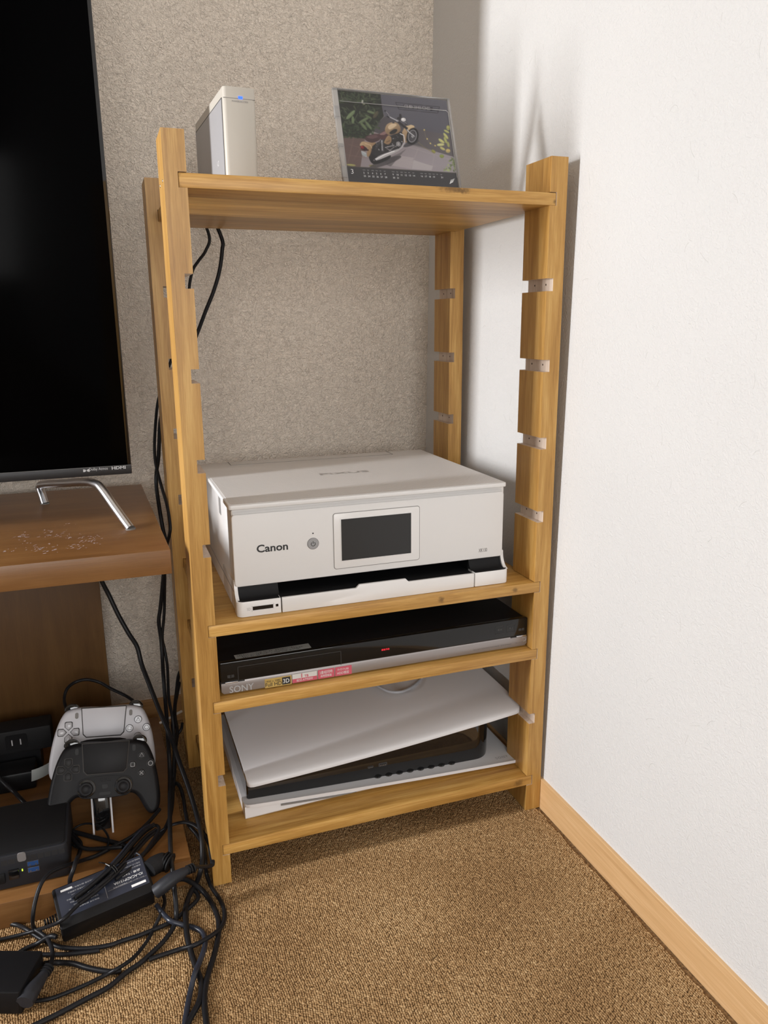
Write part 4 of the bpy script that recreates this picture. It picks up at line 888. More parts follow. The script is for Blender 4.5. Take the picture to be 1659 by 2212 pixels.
for sg, xo in ((1, 0), (-1, 2 * w_ + .0006)):
    P = [(a[0] + xo, a[2])] + [(a[0] + xo + sg * w_ * math.sin(R(k)), a[2] + h_ / 2 - h_ / 2 * math.cos(R(k))) for k in range(20, 180, 20)] + [(a[0] + xo, a[2] + h_)]
    m.add([(x, yb2 - .0001, z) for x, z in P], [tuple(range(len(P)))])
m.build('double_d_mark', M['light_grey_ink'], bz_o, smooth=False, recalc=False)
a, b = tvp(241.5, 1014.5), tvp(271.5, 1010.5); text('socket_mark', 'HDMI', M['light_grey_ink'], bz_o, tuple(a), (1, 0, 0), (0, 0, 1), width=b[0] - a[0], height=.0040, bold=.03)
F1, F2_ = np.array([-.5348, .1248, ZT + .0006]), np.array([-.6454, .3211, ZT + .0006])
nrm_ = np.cross(F1 - F2_, [0, 0, 1.])
def lp(u, v): return at_plane(u, v, F1, nrm_)
rod = [F2_, lp(91, 1068), lp(86, 1052), lp(95, 1046), lp(140, 1043.5), lp(186, 1041), lp(207, 1045), lp(220, 1056), lp(250, 1098), F1]
rod = [np.array([p[0], p[1], min(p[2], tz0 - .0058)]) for p in rod]
def leg(name, pts):
    m = MB(); m.tube(catmull(pts, 6), .0056, 14); lg = m.build(name, M['chrome'], tv)
    for p in (pts[0], pts[-1]): m = MB(); m.lathe([(.0064, 0), (.0064, .0014)], (p[0], p[1], ZT), 2, 16); m.build('rubber_foot', M['clear_edge'], lg)
leg('leg', rod); sh = np.array([-1.05, 0, 0]); cx_ = -.585
leg('leg', [np.array([2 * -1.125 - p[0], p[1], p[2]]) for p in rod])

# ------------------------------------------------------------------ gamepads on their dock
def gamepad(name, label, loc, tilt, roll, scale, body, btn, clear, loc_rot=0):
    g = thing(name, label, 'gamepad', loc, (0, 0, 0)); g.rotation_euler = Euler((R(90) - tilt, 0, 0)).to_matrix().to_4x4().to_euler()
    g.matrix_world = Matrix.Translation(loc) @ Euler((R(90) - tilt, 0, loc_rot)).to_matrix().to_4x4() @ Matrix.Rotation(roll, 4, 'Z')
    k = .001 * scale
    half = [(0, 49), (20, 50), (36, 50), (48, 48), (57, 43), (65, 28), (71, 8), (75, -14), (77, -34), (75, -49), (68, -56), (60, -54), (53, -44), (47, -33), (40, -26), (31, -25), (16, -28), (0, -28)]
    out = [(x, y) for x, y in half] + [(-x, y) for x, y in half[-2:0:-1]]; out = [(x * k, y * k) for x, y in out][::-1]
    m = MB(); m.pillow(closed_curve(out, 3), -.034 * scale, .006 * scale, .0100 * scale, 5, 0, .0060); m.build('shell', M[body], g, ang=60)
    zf = .006 * scale
    m = MB(); P = [(-33, 49.5), (-30, 10), (-25, 5), (25, 5), (30, 10), (33, 49.5)]; m.prism([(x * k, y * k) for x, y in P], 2, zf - .004, zf + .0004); m.build('pad_seam', M['seam'], g, bevel=.0005)
    P = [(-31.8, 48.5), (-28.8, 11), (-24.5, 6.4), (24.5, 6.4), (28.8, 11), (31.8, 48.5)]
    us = np.linspace(0, 1, 6); m = MB(); m.prism([(x * k, y * k) for x, y in P], 2, zf - .004, zf + .0010); m.build('touchpad', M[body], g, bevel=.0007)
    for sx in (-1, 1):
        m = MB(); m.prism([(p[0] * k, p[1] * k) for p in rrect(sx * 39 - 2.4, sx * 39 + 2.4, 34, 43, 2.3)], 2, zf - .002, zf + .0006); m.build('option_button', M['seam_soft' if body == 'smoke_white' else 'pad_btn_black'], g)
        m = MB(); P = closed_curve([(sx * 36, 48), (sx * 40, 55), (sx * 50, 56), (sx * 57, 50), (sx * 56, 44), (sx * 46, 43)], 4)
        if sx < 0: P = P[::-1]
        m.prism([(p[0] * k, p[1] * k) for p in P[::-1]], 2, -.022 * scale, -.003); m.build('trigger', M['black_gloss'], g, bevel=.0015)
        m = MB(); m.lathe([(.0125 * scale, 0), (.0125 * scale, .0012), (.0118 * scale, .0016)], (sx * 25 * k, -13 * k, zf - .0005), 2, 24); m.build('stick_ring', M['black_gloss'], g)
        m = MB(); m.lathe([(.0052 * scale, 0), (.0052 * scale, .006), (.0092 * scale, .0072), (.0098 * scale, .0088), (.0090 * scale, .0100), (.0062 * scale, .0102), (.0056 * scale, .0095), (.001 * scale, .0096)], (sx * 25 * k, -13 * k, zf), 2, 24); m.build('thumb_stick', M['pad_black'], g, ang=60)
    dx, dy = -50, 15
    for a in range(4):
        ca_, sa_ = round(math.cos(R(90 * a))), round(math.sin(R(90 * a))); P = [(3.2, 0), (7.2, -4.6), (13.5, -4.6), (14.6, -3), (14.6, 3), (13.5, 4.6), (7.2, 4.6)]
        m = MB(); m.prism([((dx + x * ca_ - y * sa_) * k, (dy + x * sa_ + y * ca_) * k) for x, y in P], 2, zf - .003, zf + .0016); db = m.build('direction_button', M[btn], g, bevel=.0006)
        P2 = [(x + (1.0 if x < 5 else (.9 if x > 10 else .2)) * (-1 if x < 5 else 1), y * 1.22) for x, y in P]
        m = MB(); m.prism([((dx + x * ca_ - y * sa_) * k, (dy + x * sa_ + y * ca_) * k) for x, y in P2], 2, zf - .003, zf + .0003); m.build('button_gap', M['seam'], db)
    for (bx, by), kind in (((0, 12.5), 't'), ((12.5, 0), 'o'), ((0, -12.5), 'x'), ((-12.5, 0), 's')):
        X, Y = (50 + bx) * k, (15 + by) * k
        m = MB(); m.lathe([(.0058 * scale, -.003), (.0058 * scale, .0003)], (X, Y, zf), 2, 22); m.build('button_gap', M['seam'], g)
        m = MB(); m.lathe([(.0052 * scale, -.003), (.0052 * scale, .0014), (.0046 * scale, .0020)], (X, Y, zf), 2, 22); ab = m.build('action_button', M[btn], g)
        zz = zf + .0021; r_ = .0031 * scale; m = MB()
        if kind == 'o': pts = [[(X + r_ * math.cos(R(q)), Y + r_ * math.sin(R(q)), zz) for q in range(0, 361, 24)]]
        elif kind == 't': pts = [[(X + r_ * 1.1 * math.cos(R(q)), Y - .0004 + r_ * 1.1 * math.sin(R(q)), zz) for q in (90, 210, 330, 90)]]
        elif kind == 's': pts = [[(X + sx * r_ * .82, Y + sy * r_ * .82, zz) for sx, sy in ((-1, -1), (1, -1), (1, 1), (-1, 1), (-1, -1))]]
        else: pts = [[(X - r_ * .8, Y - r_ * .8, zz), (X + r_ * .8, Y + r_ * .8, zz)], [(X - r_ * .8, Y + r_ * .8, zz), (X + r_ * .8, Y - r_ * .8, zz)]]
        for p in pts: m.tube(p, .00040, 5)
        m.build('button_symbol', M['ink_grey' if clear else 'light_grey_ink'], ab)
    m = MB()
    for i in range(6):
        for j in range(2): m.lathe([(.0006, 0), (.0006, .0003)], ((-6 + 2.4 * i + j) * k, (-2 - 2.4 * j) * k, zf - .0001), 2, 6)
    m.build('speaker_holes', M['seam'], g)
    m = MB(); m.prism([(p[0] * k, p[1] * k) for p in rrect(-4, 4, -15, -9, 2.5)], 2, zf - .002, zf + .0006); m.build('home_button', M['seam' if clear else 'pad_btn_black'], g)
    m = MB(); m.prism([(p[0] * k, p[1] * k) for p in rrect(-7.5, 7.5, -23.5, -19.5, 1.8)], 2, zf - .002, zf + .0005); m.build('mute_button', M['pad_btn_black'], g)
    m = MB(); m.pillow([(p[0] * k, p[1] * k) for p in closed_curve([(-38, -6), (-24, 2.5), (24, 2.5), (38, -6), (34, -24), (16, -27.6), (-16, -27.6), (-34, -24)][::-1], 3)], zf - .006, zf + .0002, .001); m.build('centre_plate', M['pad_black'], g)
    return g
gamepad('gamepad', 'white gamepad behind the black one under the television stand', (-.5955, .214, .1160), R(24), R(-6), .94, 'smoke_white', 'pad_btn_clear', True)
gamepad('gamepad', 'black gamepad in front of the white one on the charging dock', (-.5955, .142, .0985), R(26), R(-6), .94, 'pad_black', 'pad_btn_black', False)
dk = thing('charging_dock', 'small charging dock with slim white legs under the two gamepads', 'charging dock', (-.604, .15, ZBB))
m = MB(); m.prism([(.118, ZBB), (.236, ZBB), (.236, ZBB + .030), (.190, ZBB + .045), (.150, ZBB + .050), (.132, ZBB + .044)], 0, -.6135, -.5935); m.build('centre_block', M['black_gloss'], dk, bevel=.002)
for x in (-.6165, -.5925):
    m = MB(); m.prism([(.108, ZBB), (.1135, ZBB), (.138, ZBB + .028), (.152, ZBB + .046), (.236, ZBB + .040), (.240, ZBB), (.244, ZBB), (.240, ZBB + .046), (.150, ZBB + .053), (.134, ZBB + .032)], 0, x, x + .0022); m.build('leg', M['smoke_white'], dk)

# ------------------------------------------------------------------ small computer, power strip, black box
pc = thing('mini_computer', 'small dark mini computer lying on the bottom board of the stand', 'computer', (-.70, .09, ZBB))
X0, X1, Y0, Y1, Z1_ = -.7585, -.6425, .0385, .150, .0800
m = MB(); m.prism(rrect(X0, X1, Y0, Y1, .006), 2, ZBB + .0012, Z1_); cs = m.build('case', M['nuc'], pc, bevel=.001)
m = MB(); m.prism(rrect(X0 + .0035, X1 - .0035, Y0 + .0035, Y1 - .0035, .004), 2, Z1_ - .0005, Z1_ + .0012); m.build('lid', M['black_matte'], pc, bevel=.0006)
m = MB(); [m.box(X0 + .01 + .0080 * k, X0 + .0165 + .0080 * k, Y0 - .0002, Y0 + .002, Z1_ - .0120, Z1_ - .0050) for k in range(13)]; m.build('vent_slots', M['ink'], cs, smooth=False)
for z in (.0600, .0515):
    m = MB(); m.box(-.6890, -.6760, Y0 - .0003, Y0 + .002, z, z + .0066); us_ = m.build('usb_port', M['metal_pin'], cs, smooth=False); m = MB(); m.box(-.6885, -.6765, Y0 - .0005, Y0 + .002, z + .0005, z + .0061); m.build('blue_insert', M['usb_blue'], us_, smooth=False)
    m = MB(); m.box(-.6868, -.6852, Y0 - .0008, Y0, z + .0012, z + .0026); m.box(-.6800, -.6784, Y0 - .0008, Y0, z + .0012, z + .0026); m.build('contacts', M['metal_pin'], us_, smooth=False)
m = MB(); m.box(-.6955, -.6943, Y0 - .0003, Y0 + .001, .0555, .0585); m.build('link_light', M['green_led'], cs, smooth=False)
m = MB(); m.box(-.7100, -.6985, Y0 - .0030, Y0 + .001, .0485, .0610); m.build('network_plug', M['black_gloss'], cs, bevel=.0008)
m = MB(); m.box(-.7300, -.7140, Y0 - .0040, Y0 + .001, .0460, .0585); m.build('video_plug', M['black_matte'], cs, bevel=.001)
m = MB(); m.prism(rrect(-.6985, -.6890, Z1_ - .0105, Z1_ + .001, .003), 1, Y0 - .0012, Y0 + .0005); m.build('pull_tab', M['ink_grey'], cs)
ps = thing('power_strip', 'black power strip with an empty socket under the television stand', 'power strip', (-.74, .32, ZBB))
m = MB(); m.box(-.95, -.6720, .302, .340, .0715, .1085); m.build('housing', M['black_matte'], ps, bevel=.002)
for k in range(3):
    x = -.7205 - .062 * k; m = MB(); m.prism(rrect(x - .0150, x + .0150, .0785, .1020, .003), 1, .3012, .3025); so = m.build('socket', M['black'], ps)
    m = MB(); m.box(x - .0068, x - .0052, .3006, .302, .0855, .0945); m.box(x + .0048, x + .0064, .3006, .302, .0855, .0945); m.build('socket_slots', M['light_grey_ink'], so, smooth=False)
m = MB(); m.box(-.93, -.69, .306, .336, ZBB, .0716); m.build('mounting_base', M['black'], ps)
bb_ = thing('black_adapter_box', 'black adapter box with a grey tag below the power strip', 'adapter', (-.735, .27, ZBB))
m = MB(); m.box(-.835, -.6950, .255, .298, ZBB, .0640); m.build('body', M['black'], bb_, bevel=.004)
m = MB(); m.surf(lambda u, v: (-.7010 + .024 * u + .002 * v, .2545 + .010 * u * u - .0006, .0480 + .018 * v + .002 * u), np.linspace(0, 1, 6), np.linspace(0, 1, 3), 0, .0004, (0, 1, 0)); m.build('paper_tag', M['label_grey'], bb_)

# ------------------------------------------------------------------ mains adapters on the carpet
def adapter(name, label, A, B, H_, along):
    """box from base corner A along to B (unit axes), local x long, y width, z height"""
def obox(name, label, cat, origin, xax, yax, L_, W_, H_):
    X = np.array(xax, float); X /= np.linalg.norm(X); Y = np.array(yax, float); Y -= X * (X @ Y); Y /= np.linalg.norm(Y); Z = np.cross(X, Y)
    o = thing(name, label, cat, (0, 0, 0), (0, 0, 0)); mt = Matrix.Identity(4)
    for i in range(3): mt[i][0], mt[i][1], mt[i][2], mt[i][3] = X[i], Y[i], Z[i], origin[i]
    o.matrix_world = mt; m = MB(); m.prism(rrect(0, L_, 0, W_, .003), 2, 0, H_); o2 = m.build('housing', M['black'], o, bevel=.0014, seg=2); return o, o2
a1o = np.array([-.6515, -.0350, .0012]); xa = np.array([.1040, .0190, .0080]); ya = np.array([-.012, .052, .0230])
ad1, h1 = obox('mains_adapter', 'black mains adapter with a printed label leaning on the stand edge', 'adapter', a1o, xa, ya, .1065, .0520, .0300)
m = MB(); m.box(.004, .1045, .012, .0505, .0299, .0302); lb = m.build('rating_label', M['label_dark'], h1, smooth=False); 
def atext(s_, x, y, w_, h_, mt='light_grey_ink'): return text('print', s_, M[mt], lb, (x, y, .0303), (-1, 0, 0), (0, -1, 0), width=w_, height=h_, depth=.0001)
atext('MADE IN CHINA', .1020, .0478, .018, .0016); atext('定格入力: AC100V 50-60Hz', .1010, .0430, .027, .0017); atext('定格出力: DC12V 1.5A', .1010, .0395, .027, .0017); atext('品番 : TAS0800', .0985, .0345, .028, .0028, 'white_ink'); atext('IO-ACADP1510A', .1000, .0290, .034, .0032, 'white_ink'); atext('アイ・オー・データ機器製品専用', .1005, .0240, .036, .0019)
m = MB(); m.box(.0840, .1010, .0148, .0178, .0302, .0304); m.box(.009, .022, .0440, .0465, .0302, .0304); m.build('white_bar', M['white_ink'], lb, smooth=False)
for k in range(7): atext('取扱注意 屋内専用 分解禁止', .0470, .0450 - .0042 * k, .034 - .003 * (k % 3), .0018)
m = MB(); m.box(.0555, .0560, .014, .049, .0302, .0304); m.box(.058, .1035, .0220, .0223, .0302, .0304); m.build('label_rule', M['ink_grey'], lb, smooth=False)
m = MB(); [m.lathe([(.0046 - .0003 * k, 0), (.0046 - .0003 * k, .0022)], (-.0030 * k - .0026, .026, .013), 0, 14) for k in range(5)]; m.build('strain_relief', M['black_matte'], h1)
m = MB(); m.box(.1060, .1080, .008, .044, .004, .026); m.build('inlet', M['black_matte'], h1, bevel=.0008)
m = MB(); m.tube([(.098, .0520, .004), (.099, .0545, .018), (.099, .0545, .030), (.100, .052, .036), (.103, .049, .034)], .0011, 6); m.build('wire_clip', M['cable_blue'], h1)
b2 = at(48, 2192, 2, 0.0); r2 = at(103, 2090, 2, 0.0); dv = np.array(r2) - np.array(b2); dv[2] = 0; dv /= np.linalg.norm(dv)
xd = np.array([dv[1], -dv[0], 0])
ad2, h2 = obox('mains_adapter', 'plain black mains adapter on the carpet at the lower left corner', 'adapter', np.array(b2) - xd * .105 + [0, 0, .0004], xd, dv, .105, .0560, .0270)

# ------------------------------------------------------------------ cables: each one its own thing
def cable(name, label, pts, r, mt='cable', sub=6, flat=1.0, seg=8, cat='cable', group='black cables beside the rack'):
    P = []
    for p in pts:
        if len(p) == 4: P.append(at(p[0], p[1], {'x': 0, 'y': 1, 'z': 2}[p[2]], p[3]))
        else: P.append(np.array(p))
    C = catmull(P, sub)
    m = MB(); m.tube(C, r, seg, flat); return tag(m.build(name, M[mt], None, ang=80), label, cat, group)
Yc = .385
hx = -.385
# from the external drive: over the back of the top shelf, down the wall and behind the stand
cable('drive_power_cable', 'black cable dropping from the external drive, left of its neighbour', [(-.400, .3345, .868), (-.3985, .3585, .866), (452, 510, 'y', .362), (444, 542, 'y', .365), (430, 562, 'y', .37), (418, 580, 'y', .374), (411, 605, 'y', .378), (406, 640, 'y', .382), (392, 700, 'y', .386), (372, 770, 'y', .388), (352, 830, 'y', .388), (340, 875, 'y', .384), (334, 950, 'y', .36), (335, 991, 'y', .34), (340, 1018, 'y', .33), (350, 1055, 'y', .31), (361, 1092, 'y', .27), (367.5, 1135, 'y', .24), (366, 1155, 'y', .24), (361, 1175, 'y', .25), (357, 1210, 'y', .27), (356, 1243, 'y', .28), (355.5, 1296, 'y', .30), (354, 1334, 'y', .30), (350.5, 1377, 'y', .30), (355, 1400, 'y', .30), (361, 1435, 'y', .29), (363, 1473, 'y', .27), (365, 1511, 'y', .25), (372, 1547, 'y', .23), (375, 1581, 'y', .22), (376, 1626, 'y', .2), (374, 1671, 'y', .18), (370.5, 1728, 'y', .15), (364, 1773, 'y', .12), (350, 1797, 'y', .10), (328, 1822, 'y', .075), (300, 1850, 'y', .05), (270, 1872, 'y', .03), (240, 1893, 'z', .052), (200, 1925, 'z', .050), (165, 1958, 'z', .044), (130, 1990, 'z', .040), (80, 2009, 'z', .012), (30, 2023, 'z', .004), (-30, 2036, 'z', .003)], .0023)
cable('drive_data_cable', 'black cable dropping from the external drive, right of its neighbour', [(-.381, .3345, .868), (-.3815, .3590, .866), (479, 515, 'y', .362), (480, 540, 'y', .363), (474, 585, 'y', .366), (461, 630, 'y', .37), (445, 670, 'y', .374), (428, 715, 'y', .38), (410, 760, 'y', .384), (385, 815, 'y', .388), (362, 860, 'y', .388), (347, 905, 'y', .37), (344, 955, 'y', .355), (342, 991, 'y', .345), (338, 1021, 'y', .335), (338, 1052, 'y', .33), (345, 1102, 'y', .31), (352, 1143, 'y', .30), (358, 1172, 'y', .29), (356, 1210, 'y', .29), (353, 1245, 'y', .29), (347, 1309, 'y', .30), (343, 1342, 'y', .30), (348, 1382, 'y', .30), (351, 1423, 'y', .29), (353, 1460, 'y', .27), (357, 1511, 'y', .25), (360.5, 1556, 'y', .22), (363, 1597, 'y', .2), (365, 1626, 'y', .18), (367, 1671, 'y', .16), (367, 1716, 'y', .12), (367, 1762, 'y', .08), (367.5, 1807, 'y', .04), (369.5, 1852, 'y', .01), (375, 1902, 'y', -.015), (378.6, 1937, 'z', .024), (381, 1972, 'z', .010), (379, 1992, 'z', .006), (370, 2011, 'z', .004), (352, 2035, 'z', .003), (328, 2058, 'z', .003), (305, 2079, 'z', .003), (274, 2100, 'z', .003), (235, 2132, 'z', .003), (188, 2157, 'z', .003), (130, 2188, 'z', .003), (60, 2222, 'z', .003)], .0029)
cable('thick_power_cable', 'thick black cable slanting from under the stand top to the floor', [(216, 1246, 'y', .30), (222, 1260, 'y', .30), (236, 1287, 'y', .30), (256, 1329, 'y', .29), (278.5, 1369, 'y', .28), (296, 1397, 'y', .27), (306, 1435, 'y', .26), (321.6, 1476, 'y', .24), (337, 1516, 'y', .22), (350, 1548, 'y', .2), (371, 1597, 'y', .17), (386.5, 1644, 'y', .14), (404.6, 1694, 'y', .11), (420, 1743, 'y', .08), (431, 1784, 'y', .05), (436, 1813, 'y', .03), (437, 1852, 'y', .012), (434, 1880, 'y', -.002), (424, 1908, 'z', .010), (410, 1932, 'z', .007), (401, 1962, 'z', .006), (402, 1995, 'z', .008), (405, 2025, 'z', .007), (413.5, 2060, 'z', .004), (424, 2091, 'z', .003), (433, 2116, 'z', .003), (435, 2140, 'z', .003), (429, 2167, 'z', .003), (415, 2193, 'z', .003), (398, 2225, 'z', .003)], .0033)
cable('wall_side_cable', 'black cable standing between the rear post and the stand', [(390, 1448, 'y', .352), (385, 1462, 'y', .34), (382, 1488, 'y', .32), (378, 1524, 'y', .29), (378, 1550, 'y', .27), (383, 1581, 'y', .25), (379, 1615, 'y', .22), (377, 1660, 'y', .19), (374, 1700, 'y', .16), (370, 1750, 'y', .11), (360, 1784, 'y', .09), (340, 1812, 'y', .07), (310, 1845, 'y', .045), (280, 1868, 'z', .045), (238, 1880, 'z', .048)], .0029)
cable('hooked_cable', 'short black cable hooking round the bundle by the rear post', [(388, 1474, 'y', .33), (376, 1540, 'y', .28), (372, 1572, 'y', .26), (380, 1588, 'y', .25), (391, 1576, 'y', .25), (394, 1562, 'y', .26)], .0022)
cable('low_black_cable', 'black cable running down beside the base of the front left post', [(372, 1700, 'y', .17), (382, 1692, 'y', .17), (393, 1710, 'y', .15), (400, 1750, 'y', .11), (407, 1780, 'y', .08), (426, 1804, 'y', .06), (441, 1832, 'y', .035), (444, 1863, 'y', .012), (446, 1888, 'z', .012), (457, 1916, 'z', .006), (475, 1943, 'z', .003), (484, 1965, 'z', .003), (484, 1988, 'z', .003), (475, 2006, 'z', .005), (454, 2023, 'z', .008), (422, 2041, 'z', .0085), (387, 2051, 'z', .003), (344, 2065, 'z', .003), (322, 2073, 'z', .003)], .0026)
cable('twin_flat_lead', 'thin twin lead arching past the post to the adapter plug', [(340, 1800, 'y', .085), (357, 1789, 'y', .08), (371, 1782, 'y', .075), (398, 1776, 'y', .068), (420, 1782, 'y', .058), (438, 1798, 'y', .045), (451, 1820, 'y', .028), (456.5, 1848, 'y', .008), (459, 1862, 'y', -.002), (457, 1869, 'y', -.006), (447, 1871.5, 'y', -.01), (436, 1872, 'y', -.015), (422, 1873, 'y', -.022), (408, 1878, 'y', -.028)], .0016, flat=1.9)
cable('bent_floor_cable', 'black cable bending over the carpet nearest the front left post', [(360, 1915, 'z', .008), (380, 1902, 'z', .014), (398, 1899, 'z', .014), (419, 1909, 'z', .012), (440, 1927, 'z', .006), (457, 1950, 'z', .004), (469.5, 1979, 'z', .003), (473, 2003, 'z', .003), (469.5, 2034, 'z', .003), (461, 2068, 'z', .003), (450, 2103, 'z', .003), (443, 2138, 'z', .003), (442, 2173, 'z', .003), (447, 2222, 'z', .003)], .0032)
cable('glossy_blue_cable', 'glossy blue-black cable curving from the labelled adapter to the front', [(338, 1955, 'z', .012), (346, 1966, 'z', .010), (356, 1977.6, 'z', .009), (370, 1990, 'z', .009), (396, 1998, 'z', .004), (419, 2004, 'z', .003), (436, 2013, 'z', .003), (443, 2029, 'z', .003), (441, 2050, 'z', .0085), (431, 2078, 'z', .008), (420.5, 2104, 'z', .009), (412, 2138, 'z', .004), (405, 2173, 'z', .003), (397, 2222, 'z', .003)], .0031, 'cable_blue')
cable('thin_floor_cable', 'thin black cable sweeping left across the carpet under the adapter', [(347, 1925, 'z', .012), (353, 1932, 'z', .012), (356, 1948, 'z', .011), (352, 1964, 'z', .011), (343.6, 1983, 'z', .008), (333, 2004, 'z', .003), (322.6, 2025, 'z', .003), (303, 2053, 'z', .003), (282, 2074, 'z', .006), (253, 2093, 'z', .0075), (230, 2105, 'z', .003), (188, 2126, 'z', .003), (130, 2150, 'z', .003), (101, 2159, 'z', .003), (70, 2163, 'z', .003)], .0022)
cable('long_floor_cable', 'black cable passing in front of the labelled adapter to the left edge', [(418, 1922, 'z', .006), (426, 1930, 'z', .004), (427, 1942, 'z', .003), (412, 1958, 'z', .003), (391, 1976, 'z', .003), (370, 1991.6, 'z', .003), (335, 2007, 'z', .003), (300, 2021, 'z', .003), (265, 2032, 'z', .003), (240, 2041, 'z', .003), (200, 2048, 'z', .003), (160, 2049, 'z', .003), (123, 2044, 'z', .003), (87, 2027, 'z', .004), (58, 2008, 'z', .007), (36, 1998, 'z', .003), (0, 1993, 'z', .003), (-40, 1996, 'z', .003)], .0026)
cable('second_adapter_output_cable', 'black cable lying between the two adapters on the carpet', [(215, 2053, 'z', .0026), (185, 2057, 'z', .0026), (145, 2061, 'z', .0026), (110, 2062, 'z', .0026), (87, 2062, 'z', .0026), (55, 2063, 'z', .0026), (20, 2062, 'z', .0026), (-20, 2060, 'z', .0026)], .0024)
cable('adapter_output_cable', 'black cable leaving the ribbed end of the labelled adapter', [(122, 2024, 'z', .016), (112, 2022, 'z', .016), (100, 2026, 'z', .012), (81, 2038, 'z', .005), (58, 2048, 'z', .003), (39, 2059, 'z', .003), (22, 2072, 'z', .003)], .0028)
cable('arched_floor_cable', 'black cable arching across the carpet below the second adapter', [(95, 2082, 'z', .010), (110, 2080, 'z', .007), (130, 2079.5, 'z', .003), (160, 2082, 'z', .003), (190, 2091, 'z', .003), (220, 2097, 'z', .003), (240, 2099, 'z', .003), (262, 2096, 'z', .003)], .0030)
cable('mini_computer_cable', 'black cable looping from the computer plug over the stand edge', [(345, 1748, 'z', .052), (322, 1775, 'z', .050), (300, 1796, 'z', .046), (280, 1810, 'z', .042), (256, 1823, 'z', .040), (211, 1847, 'z', .039), (180, 1858, 'z', .042), (150, 1868, 'y', .028), (111, 1884, 'y', .012), (90, 1907, 'y', -.002), (77, 1943, 'y', -.012), (71, 1979, 'y', -.020), (73, 2004, 'z', .014), (90, 2017, 'z', .012), (104, 2030, 'z', .012), (113, 2054, 'z', .014), (111, 2078, 'z', .016), (100, 2098, 'z', .018)], .0025)
cable('small_loop_cable', 'thin black cable looped in front of the charging dock', [(178, 1835, 'z', .039), (158, 1826, 'z', .040), (151, 1812, 'z', .040), (160, 1790, 'z', .040), (187, 1779, 'z', .043), (217, 1786, 'z', .043), (233, 1806, 'z', .041), (233, 1826, 'z', .039), (220, 1843, 'z', .039)], .0014)
cable('flat_black_cable', 'black cable leaving the right side of the mini computer', [(146, 1795, 'z', .040), (158, 1797, 'z', .039), (175, 1801, 'z', .038), (211, 1811, 'z', .038), (240, 1818, 'z', .038), (268, 1826, 'z', .038), (285, 1834, 'z', .040)], .0030)
cable('coiled_black_cable', 'black cable coiled beside the mini computer', [(265, 1830, 'z', .044), (220, 1833, 'z', .040), (190, 1834, 'z', .039), (172, 1828, 'z', .041), (158, 1812, 'z', .042), (152, 1798, 'z', .042), (160, 1806, 'z', .039), (174, 1822, 'z', .039), (172, 1842, 'z', .041), (165, 1858, 'y', .022), (158, 1880, 'y', .006), (151, 1903, 'y', .0065), (156, 1926, 'y', .0035), (172, 1936, 'y', .002), (198, 1929, 'z', .0475), (228, 1902, 'z', .0505), (242, 1884, 'z', .054)], .0027)
# folded cord bundle with its twist tie
bun = thing('cord_bundle', 'black cords folded into a long bundle with a twist tie', 'cord bundle', (-.60, .02, .045))
for k, (du, dv_, dz) in enumerate(((0, 0, 0), (7, 5, .002), (-6, -4, .003), (12, 9, 0), (3, -6, .006))):
    P = [at(u + du, v + dv_, 2, z + dz) for u, v, z in ((160, 1944, .046), (186, 1925, .048), (212, 1903, .050), (238, 1880, .052), (262, 1855, .053), (286, 1826, .053), (310, 1800, .053), (330, 1786, .052))]
    m = MB(); m.tube(catmull(P, 5), .0021, 7); m.build('cord', M['cable_blue' if k == 2 else 'cable'], bun, ang=80)
P = [at(u, v, 2, z) for u, v, z in ((322, 1788, .054), (336, 1783, .055), (343, 1788, .055), (340, 1800, .053), (326, 1822, .052), (306, 1850, .051), (282, 1876, .050), (250, 1900, .049))]
m = MB(); m.tube(catmull(P, 5), .0022, 7); m.build('cord', M['cable'], bun, ang=80)
c0 = at(238, 1881, 2, .054); m = MB(); ax_ = np.array([.7, .72, .02]); n1 = np.cross(ax_, [0, 0, 1.]); n1 /= np.linalg.norm(n1)
for q in (0, .003): m.tube([c0 + ax_ * q + n1 * .0085 * math.cos(R(a)) + np.array([0, 0, .0075 * math.sin(R(a)) - .001]) for a in range(0, 361, 24)], .0009, 6)
m.tube([c0 + [0, 0, .007], c0 + [-.006, .002, .011], c0 + [-.012, .004, .012]], .0008, 6); m.build('twist_tie', M['black_gloss'], bun)
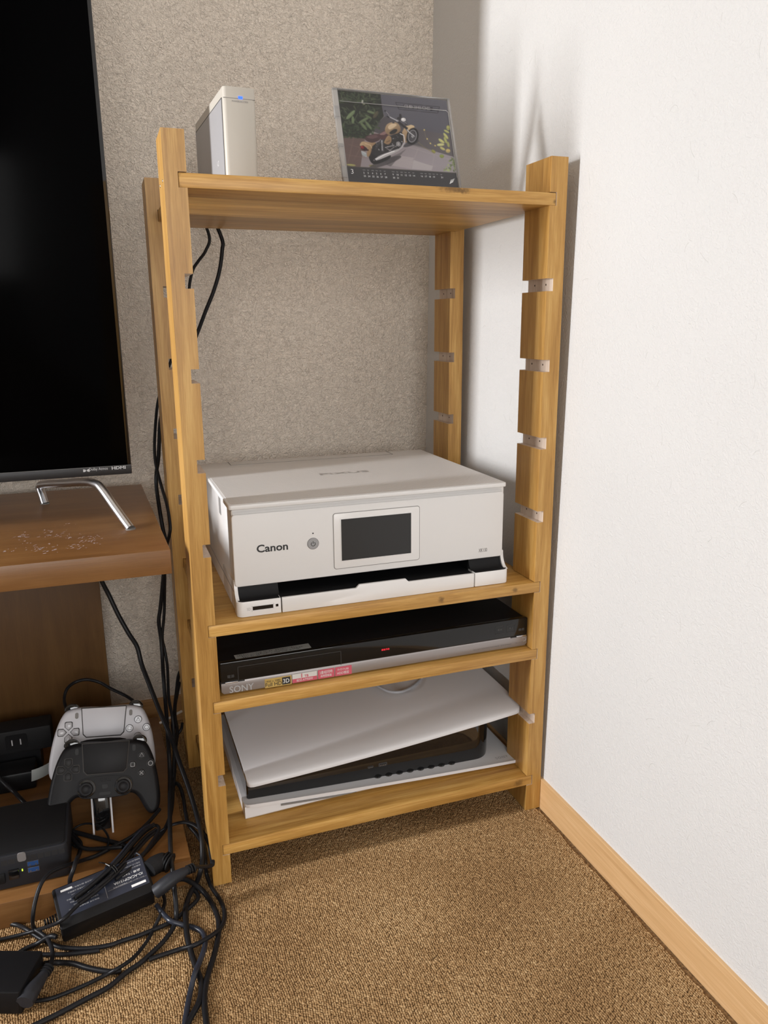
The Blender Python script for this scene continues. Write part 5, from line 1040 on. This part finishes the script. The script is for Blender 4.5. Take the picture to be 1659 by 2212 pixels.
# lead looping up from the white gamepad's dock against the rear panel
cable('gamepad_loop_cable', 'black cable arched above the white gamepad', [(303, 1545, 'y', .24), (302, 1536, 'y', .25), (296, 1521, 'y', .27), (273.5, 1504, 'y', .30), (240.5, 1488, 'y', .32), (215, 1474, 'y', .33), (187, 1468, 'y', .33), (162, 1474, 'y', .33), (145, 1488, 'y', .32), (139, 1509, 'y', .31), (143, 1530, 'y', .29), (156, 1554, 'y', .27)], .0024)
cable('dark_strip_cable', 'dark cable drooping from the power strip at the left edge', [(-30, 1650, 'y', .25), (0, 1682, 'y', .24), (15, 1697, 'y', .23), (32, 1712, 'y', .22), (44, 1725, 'y', .20), (58, 1738, 'y', .19), (80, 1748, 'y', .18)], .0030)
cable('white_lead', 'white cable passing behind the black cords by the rear post', [(345, 1562, 'y', .31), (356, 1556, 'y', .31), (368, 1550, 'y', .315), (380, 1543, 'y', .32), (393, 1536, 'y', .325)], .0021, 'cable_white', group=None)
# plugs
def plug(name, label, pts, rr, mt='black', flat=1.5):
    C = catmull([at(p[0], p[1], {'y': 1, 'z': 2}[p[2]], p[3]) for p in pts], 4); n_ = len(C); r_ = np.interp(np.linspace(0, 1, n_), np.linspace(0, 1, len(rr)), rr); o = thing(name, label, 'plug', tuple(C[0])); m = MB(); m.tube(C, r_, 10, flat); m.build('body', M[mt], o, ang=60)
    dv = C[-1] - C[-3]; dv /= np.linalg.norm(dv)
    for k in range(3):
        c = C[-4] + dv * .0035 * k; m = MB(); m.tube([c, c + dv * .0016], r_[-4] * 1.22, 10, flat); m.build('grip_rib', M['black_matte'], o)
plug('appliance_plug', 'black appliance plug beside the right end of the labelled adapter', [(336, 1926, 'y', -.035), (352, 1914, 'y', -.035), (370, 1900, 'y', -.033), (388, 1889, 'y', -.031), (402, 1881, 'y', -.028), (411, 1877, 'y', -.026)], [.0080, .0086, .0082, .0064, .0048, .0036], 'nuc', 1.15)
plug('mains_plug', 'black mains plug resting behind the labelled adapter', [(322, 1878, 'z', .046), (336, 1868, 'z', .046), (352, 1860, 'z', .046), (362, 1862, 'z', .045)], [.0095, .0105, .0098, .0060], 'black_matte', 1.2)
plug('second_appliance_plug', 'black plug pushed against the end of the lower left adapter', [(53, 2166, 'z', .016), (62, 2150, 'z', .017), (73, 2134, 'z', .018), (84, 2120, 'z', .018), (94, 2106, 'z', .018), (101, 2096, 'z', .018)], [.0080, .0086, .0074, .0060, .0048, .0036], 'nuc', 1.15)
